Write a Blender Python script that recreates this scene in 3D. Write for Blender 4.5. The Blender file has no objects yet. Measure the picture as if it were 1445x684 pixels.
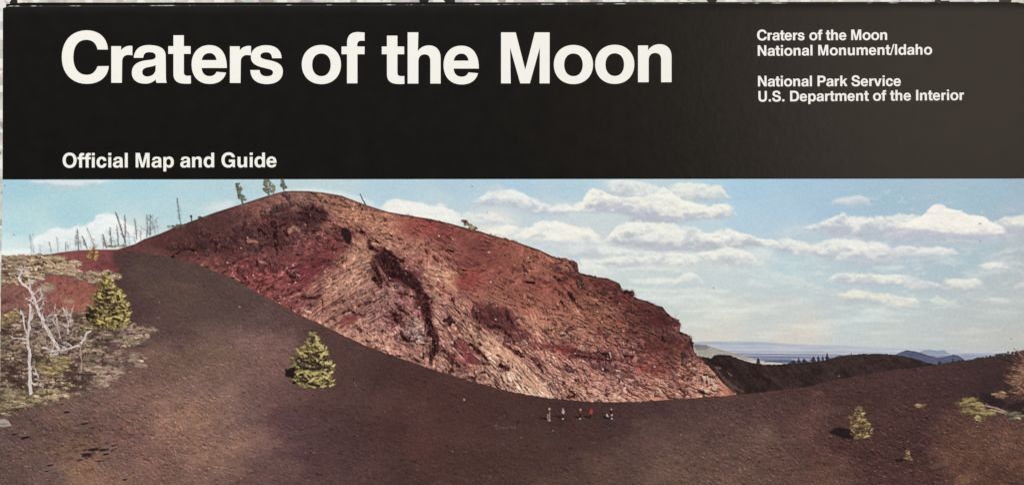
import bpy, math, re
import numpy as np

# ------------------------------------------------------------------ scale
U = 0.21 / 1442.0                      # metres per unit of the layout grid (brochure is 210 mm wide)
def WX(px): return (px - 722.5) * U
def WY(py): return -(py - 342.0) * U
scene = bpy.context.scene
col = scene.collection

# ------------------------------------------------------------------ camera
cd = bpy.data.cameras.new('camera')
cam = bpy.data.objects.new('camera', cd); col.objects.link(cam)
cd.lens = 50; cd.sensor_width = 36; cd.sensor_fit = 'HORIZONTAL'
CAM_H = 1445 * U * 50 / 36
cam.location = (0, 0, CAM_H)
cam.rotation_euler = (0, 0, 0)
cd.clip_start = 0.01; cd.clip_end = 20
scene.camera = cam

# ------------------------------------------------------------------ world + lamps (indoor close-up)
w = bpy.data.worlds.new('World'); scene.world = w; w.use_nodes = True
bg = w.node_tree.nodes['Background']
bg.inputs[0].default_value = (1.0, 0.97, 0.93, 1); bg.inputs[1].default_value = 0.06
def area(name, loc, target, sx, sy, power, color):
    ld = bpy.data.lights.new(name, 'AREA'); ld.shape = 'RECTANGLE'
    ld.size = sx; ld.size_y = sy; ld.energy = power; ld.color = color
    o = bpy.data.objects.new(name, ld); col.objects.link(o)
    o.location = loc
    from mathutils import Vector
    o.rotation_euler = (Vector(target) - Vector(loc)).to_track_quat('-Z', 'Y').to_euler()
    return o
area('room_window_lamp', (-0.45, 1.80, 1.00), (0, 0, 0), 0.9, 0.9, 93.0, (1.0, 0.985, 0.965))
area('side_window_lamp', (0.47, 0.17, 1.15), (0.10, 0.03, 0), 0.42, 0.42, 0.80, (1.0, 0.80, 0.64))
scene.view_settings.view_transform = 'Standard'
scene.view_settings.look = 'None'
scene.view_settings.exposure = 0.0
scene.view_settings.gamma = 1.0

# ------------------------------------------------------------------ helpers
def lin(c):
    c = np.asarray(c, dtype=np.float64) / 255.0
    return np.where(c <= 0.04045, c / 12.92, ((c + 0.055) / 1.055) ** 2.4)

def newmat(name):
    m = bpy.data.materials.new(name); m.use_nodes = True
    nt = m.node_tree
    return m, nt, nt.nodes['Principled BSDF']

def link(name, me, mat, parent=None, z=0.0):
    o = bpy.data.objects.new(name, me); col.objects.link(o)
    if mat: me.materials.append(mat)
    if parent is not None: o.parent = parent
    o.location = (0, 0, z)
    return o

def mesh_from(verts, faces, name):
    me = bpy.data.meshes.new(name); me.from_pydata(verts, [], faces); me.update()
    return me

# ------------------------------------------------------------------ materials
def bump_on(nt, b, scale, strength, dist, detail=4):
    tc = nt.nodes.new('ShaderNodeTexCoord')
    n = nt.nodes.new('ShaderNodeTexNoise'); n.inputs['Scale'].default_value = scale
    n.inputs['Detail'].default_value = detail
    bp = nt.nodes.new('ShaderNodeBump'); bp.inputs['Strength'].default_value = strength
    bp.inputs['Distance'].default_value = dist
    nt.links.new(tc.outputs['Object'], n.inputs['Vector'])
    nt.links.new(n.outputs['Fac'], bp.inputs['Height'])
    nt.links.new(bp.outputs['Normal'], b.inputs['Normal'])
    return tc, n

M_print, nt, b = newmat('printed_photo_ink')
at = nt.nodes.new('ShaderNodeAttribute'); at.attribute_name = 'ink'
nt.links.new(at.outputs['Color'], b.inputs['Base Color'])
b.inputs['Roughness'].default_value = 0.27
b.inputs['Specular IOR Level'].default_value = 0.5
bump_on(nt, b, 900, 0.10, 0.0002)

M_black, nt, b = newmat('glossy_black_ink')
b.inputs['Roughness'].default_value = 0.27
b.inputs['Specular IOR Level'].default_value = 0.55
tc, n = bump_on(nt, b, 700, 0.10, 0.0002)
# faint mottling of the ink, a few dust specks, white wear where the sheet is folded
def node(t, **kw):
    x = nt.nodes.new(t)
    for k, v in kw.items(): setattr(x, k, v)
    return x
n2 = node('ShaderNodeTexNoise'); n2.inputs['Scale'].default_value = 260; n2.inputs['Detail'].default_value = 5
nt.links.new(tc.outputs['Object'], n2.inputs['Vector'])
cr = node('ShaderNodeValToRGB')
cr.color_ramp.elements[0].position = 0.3; cr.color_ramp.elements[0].color = (0.0034, 0.0030, 0.0024, 1)
cr.color_ramp.elements[1].position = 0.75; cr.color_ramp.elements[1].color = (0.0062, 0.0050, 0.0042, 1)
nt.links.new(n2.outputs['Fac'], cr.inputs['Fac'])
vor = node('ShaderNodeTexVoronoi'); vor.inputs['Scale'].default_value = 75; vor.feature = 'F1'
nt.links.new(tc.outputs['Object'], vor.inputs['Vector'])
lt = node('ShaderNodeMath', operation='LESS_THAN'); lt.inputs[1].default_value = 0.016
nt.links.new(vor.outputs['Distance'], lt.inputs[0])
sm = node('ShaderNodeMath', operation='MULTIPLY'); sm.inputs[1].default_value = 0.055
nt.links.new(lt.outputs[0], sm.inputs[0])
mx = node('ShaderNodeMix', data_type='RGBA'); mx.inputs['B'].default_value = (0.9, 0.85, 0.78, 1)
nt.links.new(sm.outputs[0], mx.inputs['Factor']); nt.links.new(cr.outputs['Color'], mx.inputs['A'])
wa = node('ShaderNodeAttribute'); wa.attribute_name = 'wear'
wn = node('ShaderNodeTexNoise'); wn.inputs['Scale'].default_value = 420; wn.inputs['Detail'].default_value = 3
nt.links.new(tc.outputs['Object'], wn.inputs['Vector'])
wr = node('ShaderNodeMapRange'); wr.inputs['From Min'].default_value = 0.55; wr.inputs['From Max'].default_value = 0.68
nt.links.new(wn.outputs['Fac'], wr.inputs['Value'])
wm = node('ShaderNodeMath', operation='MULTIPLY')
nt.links.new(wa.outputs['Fac'], wm.inputs[0]); nt.links.new(wr.outputs['Result'], wm.inputs[1])
mx2 = node('ShaderNodeMix', data_type='RGBA'); mx2.inputs['B'].default_value = (0.30, 0.29, 0.27, 1)
nt.links.new(wm.outputs[0], mx2.inputs['Factor']); nt.links.new(mx.outputs['Result'], mx2.inputs['A'])
nt.links.new(mx2.outputs['Result'], b.inputs['Base Color'])
rg = node('ShaderNodeMapRange'); rg.inputs['To Min'].default_value = 0.27; rg.inputs['To Max'].default_value = 0.85
nt.links.new(wa.outputs['Fac'], rg.inputs['Value']); nt.links.new(rg.outputs['Result'], b.inputs['Roughness'])
sg_ = node('ShaderNodeMapRange'); sg_.inputs['To Min'].default_value = 0.55; sg_.inputs['To Max'].default_value = 0.12
nt.links.new(wa.outputs['Fac'], sg_.inputs['Value']); nt.links.new(sg_.outputs['Result'], b.inputs['Specular IOR Level'])

M_white, nt, b = newmat('white_lettering')
tcw, nw = bump_on(nt, b, 900, 0.10, 0.0002)
crw = nt.nodes.new('ShaderNodeValToRGB')
crw.color_ramp.elements[0].color = (0.80, 0.80, 0.75, 1); crw.color_ramp.elements[1].color = (0.88, 0.87, 0.83, 1)
nt.links.new(nw.outputs['Fac'], crw.inputs['Fac']); nt.links.new(crw.outputs['Color'], b.inputs['Base Color'])
b.inputs['Roughness'].default_value = 0.45

M_paper, nt, b = newmat('coated_paper')
b.inputs['Base Color'].default_value = (0.70, 0.72, 0.72, 1); b.inputs['Roughness'].default_value = 0.5
bump_on(nt, b, 900, 0.15, 0.0002)

M_gran, nt, b = newmat('speckled_granite')
b.inputs['Roughness'].default_value = 0.25
tc = nt.nodes.new('ShaderNodeTexCoord')
def gv(scale, feature='F1'):
    v = nt.nodes.new('ShaderNodeTexVoronoi'); v.inputs['Scale'].default_value = scale
    v.feature = feature
    nt.links.new(tc.outputs['Object'], v.inputs['Vector']); return v
v1 = gv(620); c1 = nt.nodes.new('ShaderNodeValToRGB'); c1.color_ramp.interpolation = 'CONSTANT'
els = c1.color_ramp.elements
els[0].color = (0.60, 0.56, 0.49, 1)
els[1].position = 0.35; els[1].color = (0.50, 0.48, 0.43, 1)
for p, c in ((0.55, (0.74, 0.72, 0.67, 1)), (0.78, (0.36, 0.33, 0.30, 1)), (0.86, (0.60, 0.55, 0.47, 1))):
    e = els.new(p); e.color = c
sep = nt.nodes.new('ShaderNodeSeparateColor')
nt.links.new(v1.outputs['Color'], sep.inputs[0]); nt.links.new(sep.outputs[0], c1.inputs['Fac'])
v2 = gv(520); sep2 = nt.nodes.new('ShaderNodeSeparateColor'); nt.links.new(v2.outputs['Color'], sep2.inputs[0])
g2 = nt.nodes.new('ShaderNodeMath'); g2.operation = 'GREATER_THAN'; g2.inputs[1].default_value = 0.955
nt.links.new(sep2.outputs[1], g2.inputs[0])
mxg = nt.nodes.new('ShaderNodeMix'); mxg.data_type = 'RGBA'; mxg.inputs['B'].default_value = (0.02, 0.017, 0.015, 1)
nt.links.new(g2.outputs[0], mxg.inputs['Factor']); nt.links.new(c1.outputs['Color'], mxg.inputs['A'])
ng = nt.nodes.new('ShaderNodeTexNoise'); ng.inputs['Scale'].default_value = 500; ng.inputs['Detail'].default_value = 4
nt.links.new(tc.outputs['Object'], ng.inputs['Vector'])
mg = nt.nodes.new('ShaderNodeMix'); mg.data_type = 'RGBA'; mg.blend_type = 'OVERLAY'; mg.inputs['Factor'].default_value = 0.6
nt.links.new(mxg.outputs['Result'], mg.inputs['A']); nt.links.new(ng.outputs['Color'], mg.inputs['B'])
hs = nt.nodes.new('ShaderNodeHueSaturation'); hs.inputs['Saturation'].default_value = 0.55
nt.links.new(mg.outputs['Result'], hs.inputs['Color'])
nt.links.new(hs.outputs['Color'], b.inputs['Base Color'])

# ------------------------------------------------------------------ setting
T = 0.0016                                 # thickness of the folded stack
def slab(x0, y0, x1, y1, z0, z1, name):
    v = [(x, y, z) for z in (z0, z1) for x, y in ((x0, y0), (x1, y0), (x1, y1), (x0, y1))]
    f = [(3, 2, 1, 0), (4, 5, 6, 7), (0, 1, 5, 4), (1, 2, 6, 5), (2, 3, 7, 6), (3, 0, 4, 7)]
    return mesh_from(v, f, name)
ct = link('countertop', slab(-0.7, -0.5, 0.7, 0.5, -T - 0.03, -T, 'countertop'), M_gran)
ct['kind'] = 'structure'

# ------------------------------------------------------------------ brochure root
root = bpy.data.objects.new('brochure', None); col.objects.link(root)
root.location = (0, 0, 0); root.empty_display_size = 0.02
root['label'] = 'folded map brochure with black title band above a printed landscape photo'
root['category'] = 'brochure'

# outline of the front cover (layout grid units); the sheet's left edge runs slightly askew
LEFT = [(7, 4.0), (250, 3.6), (350, 2.2), (430, 1.0), (520, 0.0), (720, -2.2)]
def left_x(y): return np.interp(y, [p[0] for p in LEFT], [p[1] for p in LEFT])
def right_x(y): return 1446.0 + (y - 10) * 0.002
def top_y(x): return np.interp(x, [0, 300, 700, 1000, 1300, 1450], [8.2, 7.2, 6.0, 4.2, 3.4, 3.2])
def seam_y(x): return 253.2 - 0.0009 * x
BOT = 700.0

def sheet(ytop, ybot, zt, rim, name, wear=False, nx=160, thick=0.00012):
    """paper panel whose top edge is a fold that rolls down over `rim` units"""
    xs = np.linspace(0, 1, nx + 1); V = []; Wt = []
    n = 5
    F = []
    cols = nx + 1
    prof = [(rim * (1 - math.cos(i / n * math.pi / 2)), -rim * U * 1.2 * (1 - math.sin(i / n * math.pi / 2)), 1.0 if i < n else 0.0) for i in range(n + 1)]
    ys_extra = [0.04, 0.5, 1.0]
    for (off, dz, wt) in prof:
        for t in xs:
            px0 = left_x(10); x = px0 + (right_x(10) - px0) * t
            yy = ytop(x) + off
            # rounded corners of the paper
            dxl, dxr = x - px0, right_x(10) - x
            r = 3.0
            for d in (dxl, dxr):
                if d < r: yy += r - math.sqrt(max(r * r - (r - d) ** 2, 0))
            V.append((WX(x), WY(yy), zt + dz)); Wt.append(wt)
    for s in ys_extra:
        for t in xs:
            x0 = left_x(10); x = x0 + (right_x(10) - x0) * t
            ya = ytop(x) + rim + 3.2; y = ya + (ybot(x) - ya) * s
            xx = left_x(y) + (right_x(y) - left_x(y)) * t
            V.append((WX(xx), WY(y), zt)); Wt.append(0.0)
    nrows = len(prof) + len(ys_extra)
    for r in range(nrows - 1):
        for c in range(nx):
            i = r * cols + c
            F.append((i, i + cols, i + cols + 1, i + 1))
    me = mesh_from(V, F, name)
    a = me.attributes.new('wear', 'FLOAT', 'POINT'); a.data.foreach_set('value', np.array(Wt, dtype=np.float32))
    for p in me.polygons: p.use_smooth = True
    return me

banner = link('black_title_panel', sheet(top_y, seam_y, 0.0, 1.6, 'black_title_panel'), M_black, root)
banner['label'] = 'glossy black title band along the top of the cover'

def under(ytop_pts, xl, xr, z, name, mat, label, h=0.0001):
    xs = np.linspace(xl, xr, 60); V = []; F = []
    rng = np.random.RandomState(int(abs(z) * 1e6) % 1000)
    wob = np.convolve(rng.randn(70), np.ones(8) / 8, 'same')[:60] * 0.5
    for zz in (z, z - h):
        for i, x in enumerate(xs):
            y = np.interp(x, [p[0] for p in ytop_pts], [p[1] for p in ytop_pts]) + wob[i] * 0.5
            d = min(x - xl, xr - x)
            if d < 2: y += 2 - math.sqrt(max(4 - (2 - d) ** 2, 0))
            V.append((WX(x), WY(y), zz)); V.append((WX(x), WY(BOT), zz))
    n = 120
    for i in range(59):
        a = 2 * i
        F.append((a, a + 1, a + 3, a + 2)); F.append((n + a, n + a + 2, n + a + 3, n + a + 1))
        F.append((a, a + 2, n + a + 2, n + a)); F.append((a + 1, n + a + 1, n + a + 3, a + 3))
    F.append((0, n, n + 1, 1)); F.append((118, 119, n + 119, n + 118))
    me = mesh_from(V, F, name)
    a = me.attributes.new('wear', 'FLOAT', 'POINT')
    o = link(name, me, mat, root); 
    if label: o['label'] = label
    return o
under([(0, 3.6), (300, 3.4), (700, 3.0), (1000, 2.7), (1450, 2.6)], 7.5, 1447, -0.00042, 'folded_panel', M_black,
      'black inner fold showing as a thin line above the cover')
for k in range(5):
    under([(0, 9.5 + k), (700, 8.5 + k), (1450, 7.0 + k)], 8.0 + 0.6 * k, 1446 - k, -0.00042 - 0.00018 * (k + 1), 'folded_panel', M_paper, None, 0.00012)
# body of the cover below the printed layers
V = []; ys = np.linspace(12, BOT, 40)
for z in (-0.00003, -0.00034):
    for y in ys:
        V.append((WX(left_x(y) + 0.15), WY(y), z)); V.append((WX(right_x(y) - 0.15), WY(y), z))
F = []; n = 80
for i in range(39):
    a = 2 * i
    F += [(a, a + 2, a + 3, a + 1), (n + a, n + a + 1, n + a + 3, n + a + 2), (a, n + a, n + a + 2, a + 2), (a + 1, a + 3, n + a + 3, n + a + 1)]
F += [(0, 1, n + 1, n), (78, n + 78, n + 79, 79)]
link('cover_sheet', mesh_from(V, F, 'cover_sheet'), M_paper, root)

# ------------------------------------------------------------------ lettering: outlines drawn by hand, 612 units = cap height
G = {
'C': 'M553,398 C545,540 445,628 298,628 C110,628 0,490 0,305 C0,120 112,-13 303,-13 C450,-13 556,70 563,200 L428,198 C405,130 365,95 298,95 C195,95 138,180 138,305 C138,430 190,515 293,515 C370,515 415,470 428,398 Z',
'r': 'M0,0 L0,438 L118,438 L118,388 C145,428 190,443 225,443 C236,443 245,442 253,440 L253,328 C240,332 222,334 205,334 C160,334 130,305 130,255 L127,0 Z',
'a': 'M23,300 C30,400 95,452 200,452 C330,452 406,415 406,320 L408,110 C408,55 408,25 420,0 L298,0 C290,12 287,25 286,42 C255,8 215,-10 160,-10 C60,-10 0,40 0,120 C0,205 55,245 130,262 C165,270 200,272 230,276 C265,281 287,292 287,320 C287,350 260,368 210,368 C160,368 140,345 136,300 Z M286,213 C255,197 220,193 190,187 C150,178 125,165 125,128 C125,95 150,76 185,76 C240,76 285,110 285,165 Z',
't': 'M62,570 L187,570 L187,440 L268,440 L268,348 L187,348 L187,130 C187,98 200,85 235,85 C250,85 262,86 270,87 L272,-6 C250,-10 225,-10 200,-9 C110,-7 62,25 62,110 L62,348 L0,348 L0,440 L62,440 Z',
'e': 'M423,178 L121,178 C125,115 160,80 217,80 C260,80 282,98 300,132 L414,122 C390,35 320,-13 217,-13 C80,-13 0,80 0,220 C0,360 85,452 213,452 C350,452 425,350 423,178 Z M122,272 L300,272 C292,325 262,357 215,357 C165,357 130,325 122,272 Z',
's': 'M376,297 L263,297 C258,345 235,368 195,368 C150,368 122,352 122,324 C122,292 160,286 225,273 C340,250 391,215 391,138 C391,45 315,-13 200,-13 C75,-13 5,45 0,155 L112,155 C115,105 145,80 200,80 C245,80 273,97 273,125 C273,160 235,165 165,182 C65,205 8,235 8,312 C8,400 80,452 190,452 C300,452 372,400 376,297 Z',
'o': 'M235,457 C375,457 470,360 470,222 C470,85 375,-12 235,-12 C95,-12 0,85 0,222 C0,360 95,457 235,457 Z M236,355 C305,355 347,300 347,220 C347,140 305,83 236,83 C165,83 124,140 124,220 C124,300 165,355 236,355 Z',
'f': 'M66,0 L66,348 L0,348 L0,440 L66,440 L66,480 C66,570 110,613 195,613 L276,608 L276,508 C262,509 250,510 238,510 C205,510 188,492 188,460 L188,440 L276,440 L276,348 L190,348 L190,0 Z',
'h': 'M0,0 L0,613 L128,613 L122,388 C150,428 195,457 255,457 C340,457 395,400 395,305 L395,0 L272,0 L272,270 C272,320 250,350 205,350 C155,350 128,318 128,262 L128,0 Z',
'M': 'M0,0 L0,610 L175,610 L290,163 L405,610 L582,610 L582,0 L462,0 L465,430 L345,0 L230,0 L108,430 L115,0 Z',
'n': 'M0,0 L0,440 L120,440 L120,380 C148,428 200,455 258,455 C345,455 402,400 402,305 L402,0 L277,0 L277,270 C277,320 255,350 205,350 C155,350 127,318 127,262 L127,0 Z',
'u': 'M402,440 L402,0 L282,0 L282,60 C254,12 202,-15 144,-15 C57,-15 0,40 0,135 L0,440 L125,440 L125,170 C125,120 147,90 197,90 C247,90 275,122 275,178 L275,440 Z',
'i': 'M0,0 L0,440 L122,440 L122,0 Z M0,508 L0,613 L122,613 L122,508 Z',
'l': 'M0,0 L0,613 L122,613 L122,0 Z',
'd': 'M317,613 L441,613 L441,0 L322,0 L322,55 C295,10 250,-13 195,-13 C75,-13 0,85 0,222 C0,360 78,457 192,457 C245,457 290,435 317,395 Z M222,355 C160,355 125,305 125,222 C125,140 162,88 222,88 C285,88 319,140 319,222 C319,305 285,355 222,355 Z',
'p': 'M0,-165 L0,440 L119,440 L119,388 C146,434 191,457 246,457 C366,457 441,358 441,222 C441,85 366,-13 249,-13 C196,-13 151,10 124,50 L124,-165 Z M219,355 C281,355 316,305 316,222 C316,140 279,88 219,88 C156,88 122,140 122,222 C122,305 156,355 219,355 Z',
'c': 'M414,278 L290,278 C284,330 258,357 215,357 C155,357 124,305 124,222 C124,135 155,88 215,88 C260,88 285,115 292,170 L415,170 C405,55 330,-13 217,-13 C85,-13 0,80 0,222 C0,365 85,457 217,457 C330,457 405,395 414,278 Z',
'm': 'M0,0 L0,440 L118,440 L118,385 C145,430 190,457 243,457 C300,457 340,430 362,385 C392,432 440,457 495,457 C590,457 650,400 650,300 L650,0 L526,0 L526,270 C526,325 505,350 462,350 C412,350 387,318 387,262 L387,0 L263,0 L263,270 C263,325 242,350 200,350 C150,350 124,318 124,262 L124,0 Z',
'v': 'M0,440 L132,440 L226,140 L322,440 L452,440 L292,0 L160,0 Z',
'k': 'M0,0 L0,613 L124,613 L124,290 L262,440 L408,440 L255,282 L425,0 L278,0 L172,195 L124,146 L124,0 Z',
'N': 'M0,0 L0,612 L130,612 L374,205 L374,612 L498,612 L498,0 L368,0 L124,405 L124,0 Z',
'P': 'M0,0 L0,612 L265,612 C400,612 470,540 470,415 C470,290 395,218 270,218 L128,218 L128,0 Z M128,322 L245,322 C315,322 342,355 342,415 C342,475 312,506 245,506 L128,506 Z',
'I': 'M0,0 L0,612 L128,612 L128,0 Z',
'D': 'M0,0 L0,612 L250,612 C425,612 519,500 519,306 C519,112 425,0 250,0 Z M128,108 L235,108 C340,108 390,175 390,306 C390,437 340,504 235,504 L128,504 Z',
'U': 'M0,612 L128,612 L128,235 C128,140 170,98 247,98 C323,98 366,140 366,235 L366,612 L493,612 L493,235 C493,70 405,-15 247,-15 C90,-15 0,70 0,235 Z',
'S': 'M478,420 L355,420 C352,485 315,523 245,523 C180,523 145,497 145,452 C145,403 185,392 290,368 C425,338 503,295 503,180 C503,60 405,-15 255,-15 C95,-15 0,65 0,205 L124,205 C128,130 175,92 255,92 C335,92 378,122 378,170 C378,220 335,235 235,258 C95,290 22,335 22,440 C22,560 110,628 245,628 C390,628 475,550 478,420 Z',
'O': 'M294,628 C470,628 587,500 587,306 C587,112 470,-15 294,-15 C117,-15 0,112 0,306 C0,500 117,628 294,628 Z M294,515 C190,515 130,435 130,306 C130,177 190,98 294,98 C397,98 457,177 457,306 C457,435 397,515 294,515 Z',
'G': 'M565,418 C548,550 445,628 305,628 C115,628 0,495 0,306 C0,115 115,-15 290,-15 C365,-15 425,15 465,68 L478,0 L565,0 L565,325 L312,325 L312,218 L445,218 C435,145 380,96 300,96 C190,96 132,180 132,306 C132,432 190,515 303,515 C375,515 422,480 437,418 Z',
'.': 'M0,0 L0,125 L128,125 L128,0 Z',
'/': 'M0,-15 L72,-15 L262,628 L190,628 Z',
}
# advance widths and left bearings (per 1000, cap height 718)
ADV = dict(a=556, c=556, d=611, e=556, f=333, h=611, i=278, k=556, l=278, m=889, n=611, o=611, p=611, r=389, s=556, t=333,
           u=611, v=556, C=722, D=722, G=778, I=278, M=833, N=722, O=778, P=667, S=667, U=722)
ADV['.'] = 278; ADV['/'] = 278; ADV[' '] = 278
LSB = dict(a=29, c=34, d=34, e=23, f=10, h=65, i=69, k=69, l=69, m=64, n=65, o=34, p=62, r=64, s=30, t=10,
           u=66, v=13, C=44, D=76, G=44, I=64, M=69, N=69, O=44, P=76, S=39, U=72)
LSB['.'] = 64; LSB['/'] = -10; LSB[' '] = 0
KU = 612.0 / 718.0

_glyph_cache = {}
def glyph_mesh(ch):
    """triangulated plate of one letter, in glyph units (x right, y up), with a hair of thickness"""
    if ch in _glyph_cache: return _glyph_cache[ch]
    cu = bpy.data.curves.new('letter_outline', 'CURVE'); cu.dimensions = '2D'; cu.fill_mode = 'BOTH'
    cu.resolution_u = 10; cu.extrude = 0.06
    for sub in re.findall(r'M[^Z]*Z', G[ch]):
        toks = re.findall(r'([MLC])([^MLCZ]*)', sub)
        pts = []                                   # (co, handle_left, handle_right)
        for cmd, args in toks:
            nums = [float(v) / 100.0 for v in re.findall(r'-?\d+\.?\d*', args)]
            if cmd in 'ML':
                pts.append([(nums[0], nums[1]), None, None])
            else:
                pts[-1][2] = (nums[0], nums[1])
                pts.append([(nums[4], nums[5]), (nums[2], nums[3]), None])
        if len(pts) > 2 and abs(pts[0][0][0] - pts[-1][0][0]) < 1e-6 and abs(pts[0][0][1] - pts[-1][0][1]) < 1e-6:
            pts[0][1] = pts[-1][1]; pts.pop()
        sp = cu.splines.new('BEZIER'); sp.bezier_points.add(len(pts) - 1); sp.use_cyclic_u = True
        for i, (co, hl, hr) in enumerate(pts):
            bp = sp.bezier_points[i]
            bp.handle_left_type = 'FREE'; bp.handle_right_type = 'FREE'
            bp.co = (co[0], co[1], 0)
            pv = pts[i - 1][0]; nx = pts[(i + 1) % len(pts)][0]
            hl = hl or (co[0] + (pv[0] - co[0]) / 3, co[1] + (pv[1] - co[1]) / 3)
            hr = hr or (co[0] + (nx[0] - co[0]) / 3, co[1] + (nx[1] - co[1]) / 3)
            bp.handle_left = (hl[0], hl[1], 0); bp.handle_right = (hr[0], hr[1], 0)
    ob = bpy.data.objects.new('letter_outline', cu)
    me = bpy.data.meshes.new_from_object(ob)
    bpy.data.objects.remove(ob); bpy.data.curves.remove(cu)
    me.materials.clear(); me.materials.append(M_white)
    _glyph_cache[ch] = me
    return me

def put_letter(ch, px, base, s, rot, label, sx=1.0):
    """px/base: left edge of the ink and baseline, s: layout units per glyph unit"""
    o = bpy.data.objects.new('letter', glyph_mesh(ch)); col.objects.link(o)
    o.parent = banner
    k = s * 100.0 * U
    o.scale = (k * sx, k, 0.0002)
    o.location = (WX(px), WY(base), 0.00003)
    o.rotation_euler = (0, 0, rot)
    o['label'] = label
    return o

s0 = 1 / 8.5
title = [('C', 87.3, 117.1), ('r', 157.1, 117.1), ('a', 186.1, 117.2), ('t', 237.5, 117.3), ('e', 270.4, 117.2), ('r', 324.5, 117.3), ('s', 353.2, 117.4),
         ('o', 425.9, 117.6), ('f', 482.0, 117.8), ('t', 538.8, 117.8), ('h', 575.3, 118.2), ('e', 625.9, 118.0),
         ('M', 707.1, 117.9), ('o', 781.5, 117.6), ('o', 839.8, 117.3), ('n', 900.35, 116.3)]
for ch, x, y in title:
    put_letter(ch, x, y, s0, 0.0, 'large white title letter ' + ch)

def text_line(txt, x0, y0, x1, y1, s, label, wide=1.0):
    """sets txt so that its ink runs from (x0,y0) to (x1,y1) on the baseline"""
    pos = []; pen = 0.0
    for i, ch in enumerate(txt):
        if ch != ' ': pos.append((ch, pen + LSB[ch] * KU, i))
        pen += ADV[ch] * KU
    first = pos[0][1]; lastch, lastx, li = pos[-1]
    wl = max(v.co.x for v in glyph_mesh(lastch).vertices) * 100
    L = math.hypot(x1 - x0, y1 - y0)
    track = (L / s - wl * wide - (lastx - first) * wide) / li
    rot = math.atan2(-(y1 - y0), x1 - x0)
    for ch, gx, i in pos:
        d = ((gx - first) * wide + track * i) * s
        t = d / L
        put_letter(ch, x0 + (x1 - x0) * t, y0 + (y1 - y0) * t, s, rot, '%s %s' % (label, ch), wide)

text_line('Official Map and Guide', 88.5, 236.6, 390.3, 236.0, 20.6 / 612, 'small white letter of the lower line')
text_line('Craters of the Moon', 1068.3, 57.4, 1251.8, 56.8, 14.9 / 612, 'tiny white letter of the right column')
text_line('National Monument/Idaho', 1069.3, 79.2, 1315.3, 77.4, 14.9 / 612, 'tiny white letter of the right column')
text_line('National Park Service', 1069.6, 122.2, 1271.2, 121.7, 14.9 / 612, 'tiny white letter of the right column')
text_line('U.S. Department of the Interior', 1070.2, 143.6, 1360.2, 141.5, 14.9 / 612, 'tiny white letter of the right column')

# ------------------------------------------------------------------ the printed landscape, worked out as ink per grid point
PX0, PY0, PW, PH = -3, 252, 1452, 450
YY, XX = np.mgrid[PY0:PY0 + PH, PX0:PX0 + PW].astype(np.float64)
rng = np.random.RandomState(7)

def vnoise(x, y, seed):
    r = np.random.RandomState(seed); N = 256
    g = r.rand(N, N)
    xi = np.floor(x).astype(int); yi = np.floor(y).astype(int)
    fx = x - xi; fy = y - yi
    fx = fx * fx * (3 - 2 * fx); fy = fy * fy * (3 - 2 * fy)
    a = g[yi % N, xi % N]; b_ = g[yi % N, (xi + 1) % N]; c = g[(yi + 1) % N, xi % N]; d = g[(yi + 1) % N, (xi + 1) % N]
    return (a * (1 - fx) + b_ * fx) * (1 - fy) + (c * (1 - fx) + d * fx) * fy

def fbm(scale, octv=3, seed=1, ang=0.0, stretch=1.0, gain=0.5, wx=0, wy=0):
    """zero-mean noise ~[-1,1]; scale: size of the coarsest blobs; stretched along direction ang (degrees, down-right positive)"""
    t = math.radians(ang)
    X = XX + wx; Y = YY + wy
    u = (X * math.cos(t) + Y * math.sin(t)) / (scale * stretch)
    v = (-X * math.sin(t) + Y * math.cos(t)) / scale
    out = 0; amp = 1; tot = 0
    for o in range(octv):
        out = out + amp * (vnoise(u + 17.3 * o + seed, v + 5.1 * o, seed * 13 + o) * 2 - 1)
        tot += amp; amp *= gain; u = u * 2.03; v = v * 2.03
    return out / tot * 1.6

def sstep(a, b_, x):
    t = np.clip((x - a) / (b_ - a), 0, 1); return t * t * (3 - 2 * t)

def rbf(points, sig=60.0):
    """smooth colour field through hand-placed colour samples (x,y,r,g,b)"""
    st = 4
    xs = XX[::st, ::st]; ys = YY[::st, ::st]
    num = np.zeros(xs.shape + (3,)); den = np.zeros(xs.shape)
    for (x, y, r, g, b_) in points:
        d2 = (xs - x) ** 2 + ((ys - y) * 1.4) ** 2
        wgt = 1.0 / (d2 + sig) ** 1.6
        num += wgt[..., None] * np.array([r, g, b_]); den += wgt
    c = num / den[..., None]
    # bilinear up
    yi = (YY - PY0) / st; xi = (XX - PX0) / st
    y0 = np.clip(np.floor(yi).astype(int), 0, c.shape[0] - 1); x0 = np.clip(np.floor(xi).astype(int), 0, c.shape[1] - 1)
    y1 = np.clip(y0 + 1, 0, c.shape[0] - 1); x1 = np.clip(x0 + 1, 0, c.shape[1] - 1)
    fy = (yi - y0)[..., None]; fx = (xi - x0)[..., None]
    return (c[y0, x0] * (1 - fx) + c[y0, x1] * fx) * (1 - fy) + (c[y1, x0] * (1 - fx) + c[y1, x1] * fx) * fy

def curve_y(pts, X=None):
    X = XX[0] if X is None else X
    return np.interp(X, [p[0] for p in pts], [p[1] for p in pts])[None, :]

C = np.zeros((PH, PW, 3)); ID = np.zeros((PH, PW), dtype=np.int32)
REG = [('sky', 'printed pale blue sky')]
def reg(name, label): REG.append((name, label)); return len(REG) - 1
RAG = fbm(3.0, 2, 91)                    # raggedness shared by the strokes
RAG2 = fbm(7.0, 2, 92)

def blend(mask, color, rid=None):
    color = np.asarray(color, dtype=np.float64)
    if color.ndim == 1: color = color[None, None, :]
    C[:] = C * (1 - mask[..., None]) + color * mask[..., None]
    if rid is not None: ID[mask > 0.5] = rid

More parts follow.
